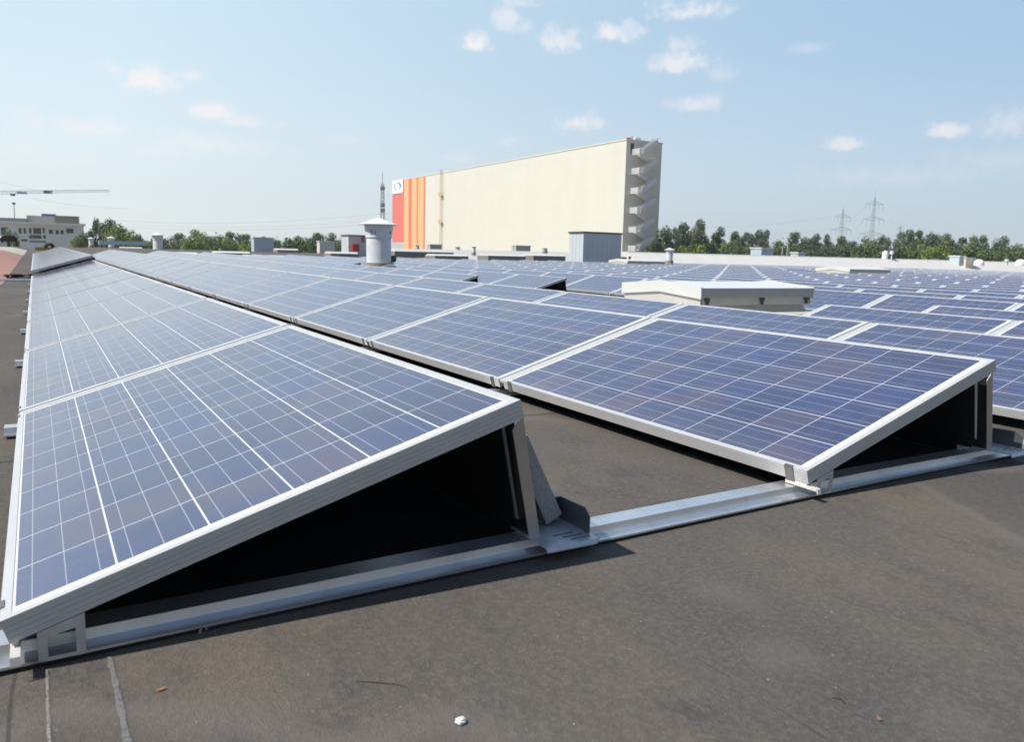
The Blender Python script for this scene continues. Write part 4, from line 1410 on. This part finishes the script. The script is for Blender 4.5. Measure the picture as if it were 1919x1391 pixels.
t = thing('office_building', 'pale two storey office block with overhanging flat roof at the left edge', 'building', (ox(-60).x, OY, ZG))
X0 = t.location.x
def fx(px): return ox(px).x - X0
def fz(px, py): return ox(px, py).z - ZG
M_OFF = mat('office_render', (.60, .63, .66), .6, var=.04, vscale=.5); M_WIN = mat('window_glass', (.06, .075, .09), .12, 0, .6); M_SOFF = mat('roof_edge_white', (.70, .69, .66), .6)
b = MB(); b.box(0, fx(157), 0, 14, 0, fz(80, 421)); b.build('wall', M_OFF, t)
b = MB(); b.box(-2, fx(160), -1.2, 15, fz(80, 421) + .01, fz(80, 417)); b.build('roof', M_SOFF, t)
b = MB(); b.box(fx(-60), fx(51), 1.0, 12, fz(80, 417) + .01, fz(20, 408)); b.build('upper_storey', mat('grey_green_panel', (.20, .23, .23), .5), t)
b = MB(); b.box(fx(51) + .02, fx(104), 2.0, 12, fz(80, 417) + .01, fz(60, 403)); b.build('plant_screen', mat('screen_beige', (.42, .41, .38), .6), t)
b = MB(); b.box(fx(104) + .02, fx(150), 1.0, 12, fz(80, 417) + .01, fz(130, 404.5)); b.build('plant_screen', mat('screen_brown', (.20, .185, .16), .6), t)
b = MB(); b.box(fx(80), fx(107), 3.0, 8, fz(60, 403) + .01, fz(90, 399.5)); b.build('blue_cover', mat('blue_sheet', (.10, .20, .42), .5), t)
for a, c, p0, p1 in ((35, 40, 427, 438), (44, 48.5, 427, 438), (54, 59, 427, 437), (62, 77, 427, 438), (80, 84, 427, 437), (91, 99, 430, 438), (104, 110, 431, 439), (113, 119, 431, 439), (124, 138, 428, 437), (54, 60, 440.5, 447), (62, 77, 440.5, 447), (80, 85, 440.5, 447), (38, 50, 448, 452), (2, 12, 426, 440), (54, 85, 451, 454)):
    b = MB(); b.box(fx(a) - .12, fx(c) + .12, -.05, -.003, fz(a, p1) - .12, fz(a, p0) + .12); w_ = b.build('window', M_SOFF, t)
    b = MB(); b.box(fx(a), fx(c), -.075, -.052, fz(a, p1), fz(a, p0)); b.build('pane', M_WIN, w_)

# floodlight mast, crane, lattice mast, pylons, wires
p = atd(27, 440, 150); q = atd(26, 383, 150)
t = thing('floodlight_mast', 'thin floodlight mast rising above the office block', 'mast', (p.x, p.y, ZG))
M_STEEL = mat('grey_steel', (.30, .32, .34), .6, .3)
b = MB(); b.tube([(0, 0, 0), (q.x - p.x, q.y - p.y, q.z - ZG)], [.16, .07], 8); b.build('pole', M_STEEL, t)
b = MB(); b.lathe([(.05, q.z - ZG), (.25, q.z - ZG), (.34, q.z - ZG + .28), (.1, q.z - ZG + .36), (0, q.z - ZG + .36)], 12, q.x - p.x, q.y - p.y); b.build('lamp_head', M_DARK, t)


def lattice(b, a, c, w, n, r, h=None):
    """square truss from a to c, w at each end"""
    a, c = Vector(a), Vector(c); d = (c - a).normalized()
    s = d.cross(Vector((0, 0, 1)))
    s = Vector((1, 0, 0)) if s.length < 1e-3 else s.normalized()
    u = s.cross(d)
    w0, w1 = (w if isinstance(w, tuple) else (w, w))
    C = []
    for i in range(n + 1):
        f = i / n; ww = (w0 + (w1 - w0) * f) / 2; m_ = a + (c - a) * f
        C.append([m_ + s * x * ww + u * y * ww * (h or 1) for x, y in ((-1, -1), (1, -1), (1, 1), (-1, 1))])
    for i in range(n):
        for k in range(4):
            b.bar(C[i][k], C[i + 1][k], r)
            b.bar(C[i][k], C[i + 1][(k + 1) % 4], r * .7)
            b.bar(C[i][(k + 1) % 4], C[i][k], r * .7)


cb = atd(-150, 366, 330)
t = thing('tower_crane', 'tower crane with a long pale jib reaching in from the left', 'crane', (cb.x, cb.y, ZG))
O = Vector((cb.x, cb.y, ZG))
j1 = atd(205, 357.5, 330) - O; j0 = atd(-150, 363, 330) - O
M_CR = mat('crane_paint', (.55, .60, .60), .6)
b = MB(); lattice(b, (0, 0, 0), (0, 0, j0.z + 1), 1.8, 22, .22); b.build('mast', M_CR, t)
b = MB(); lattice(b, j0, j1, (1.6, .8), 46, .14); b.build('jib', M_CR, t)
b = MB(); ap = Vector((0, 0, j0.z + 12)); mid_ = j0 + (j1 - j0) * .66
b.tube([ap, mid_], .09, 5); lattice(b, (0, 0, j0.z), ap, (1.4, .4), 6, .15); b.build('tie_bar', M_CR, t)
b = MB(); tr = atd(90, 360, 330) - O; b.box(tr.x - 1.6, tr.x + 1.6, tr.y - .8, tr.y + .8, tr.z - .6, tr.z + .6); b.build('trolley', M_DARK, t)
b = MB(); tr = atd(41, 361.5, 329) - O; b.box(tr.x - 1.8, tr.x + 1.8, tr.y - .9, tr.y - .8, tr.z - .45, tr.z + .45); b.build('sign_board', mat('board_blue', (.22, .32, .55), .6), t)
b = MB(); tr = atd(24, 365, 330) - O; b.box(tr.x - .9, tr.x + .9, tr.y - .6, tr.y + .6, tr.z - .4, tr.z + .4); b.build('hook_block', M_DARK, t)

p = atd(717, 450, 230); q = atd(716, 345, 230); q2 = atd(716, 325, 230)
t = thing('lattice_mast', 'dark lattice antenna mast rising behind the cone of the tall ventilator', 'mast', (p.x, p.y, ZG))
M_MAST = mat('mast_dark', (.17, .18, .19), .6)
b = MB(); lattice(b, (0, 0, 0), (0, 0, q.z - ZG), (1.8, .6), 26, .085); b.build('lattice', M_MAST, t)
b = MB(); b.tube([(0, 0, q.z - ZG), (0, 0, q2.z - ZG)], .08, 6); b.build('aerial', M_MAST, t)
for py in (354, 385, 395):
    z_ = atd(717, py, 230).z - ZG
    b = MB(); b.lathe([(.5, z_ - .5), (.75, z_ - .3), (.75, z_ + .4), (.4, z_ + .6)], 8); b.build('antenna_drum', M_MAST, t)

M_PYL = mat('pylon_steel', (.40, .45, .43), .6, .2)


def pylon(px, pyt, D, arms, label):
    tp = atd(px, pyt, D)
    t = thing('pylon', label, 'pylon', (tp.x, tp.y, ZG), YAW * -1 + .25, 'power pylons on the right horizon')
    hz = tp.z - ZG
    b = MB(); zA = atd(px, arms[-1][0], D).z - ZG
    lattice(b, (0, 0, 0), (0, 0, zA), (7.5, 2.2), 9, .20); lattice(b, (0, 0, zA), (0, 0, hz * .93), (2.2, .8), 8, .16); b.tube([(0, 0, hz * .92), (0, 0, hz)], .14, 5)
    b.build('tower', M_PYL, t)
    for py, hw in arms:
        z_ = atd(px, py, D).z - ZG; w_ = hw * D / FPX
        b = MB()
        for s_ in (-1, 1):
            for yy in (-.8, .8):
                b.bar((0, yy, z_), (s_ * w_, 0, z_ + .3), .16); b.bar((0, yy, z_ + 2.2), (s_ * w_, 0, z_ + .35), .14)
            for f in (1.0, .55):
                b.tube([(s_ * w_ * f, 0, z_ + .2), (s_ * w_ * f, 0, z_ - 3.2)], .12, 5)
        b.build('cross_arm', M_PYL, t)
    return t


P1 = pylon(1641, 357, 520, [(383, 19), (412, 24), (440, 28)], 'tallest pale power pylon above the right tree line')
P2 = pylon(1581, 381, 560, [(407, 17), (431, 21)], 'second pale power pylon, left of the tallest one')
P3 = pylon(1688, 417, 900, [(428, 7), (440, 9)], 'tiny distant pylon right of the tallest one')
WIRES = [((0, 337), (90, 356), 325, 325, 0), ((205, 412), (735, 398), 420, 330, 6), ((240, 420), (735, 410), 420, 330, 5), ((240, 426), (735, 418), 420, 330, 4), ((60, 372), (240, 391), 400, 420, 2),
         ((1240, 424), (1560, 405), 420, 560, 6), ((1240, 440), (1560, 428), 420, 560, 5), ((1600, 407), (1622, 384), 560, 520, 1), ((1600, 430), (1618, 414), 560, 520, 1), ((1660, 385), (1919, 452), 520, 420, 6), ((1663, 414), (1850, 450), 520, 700, 3)]
M_WIRE = mat('wire_grey', (.35, .37, .38), .6)
NW = ['highest faint wire by the crane', 'upper faint wire left of the warehouse', 'middle faint wire left of the warehouse', 'lower faint wire left of the warehouse', 'faint wire above the left trees', 'upper faint wire between warehouse and pylons',
      'lower faint wire between warehouse and pylons', 'upper short wire between the two pylons', 'lower short wire between the two pylons', 'upper faint wire right of the tallest pylon', 'lower faint wire right of the tallest pylon']
for (a, c, d0, d1, sag), lab in zip(WIRES, NW):
    if lab.startswith('highest'): continue
    p, q = atd(*a, d0), atd(*c, d1)
    b = MB(); b.tube([p + (q - p) * (i / 14) - Vector((0, 0, sag * 4 * (i / 14) * (1 - i / 14) * .5)) for i in range(15)], .05, 4)
    tag(b.build('power_line', M_WIRE), lab, 'power line', 'overhead power lines')

# ------------------------------------------------------------------ summer haze
b = MB(); b.box(-620, 1120, -340, 1060, ZG - 1, 75)
hm = bpy.data.materials.new('haze_air'); hm.use_nodes = True
ht = hm.node_tree; ht.nodes.clear()
hv_ = ht.nodes.new('ShaderNodeVolumePrincipled'); hv_.inputs['Color'].default_value = (.86, .92, 1.0, 1); hv_.inputs['Density'].default_value = .00032; hv_.inputs['Anisotropy'].default_value = .3
ho = ht.nodes.new('ShaderNodeOutputMaterial'); ht.links.new(hv_.outputs[0], ho.inputs['Volume'])
o = b.build('haze', hm); o['kind'] = 'stuff'
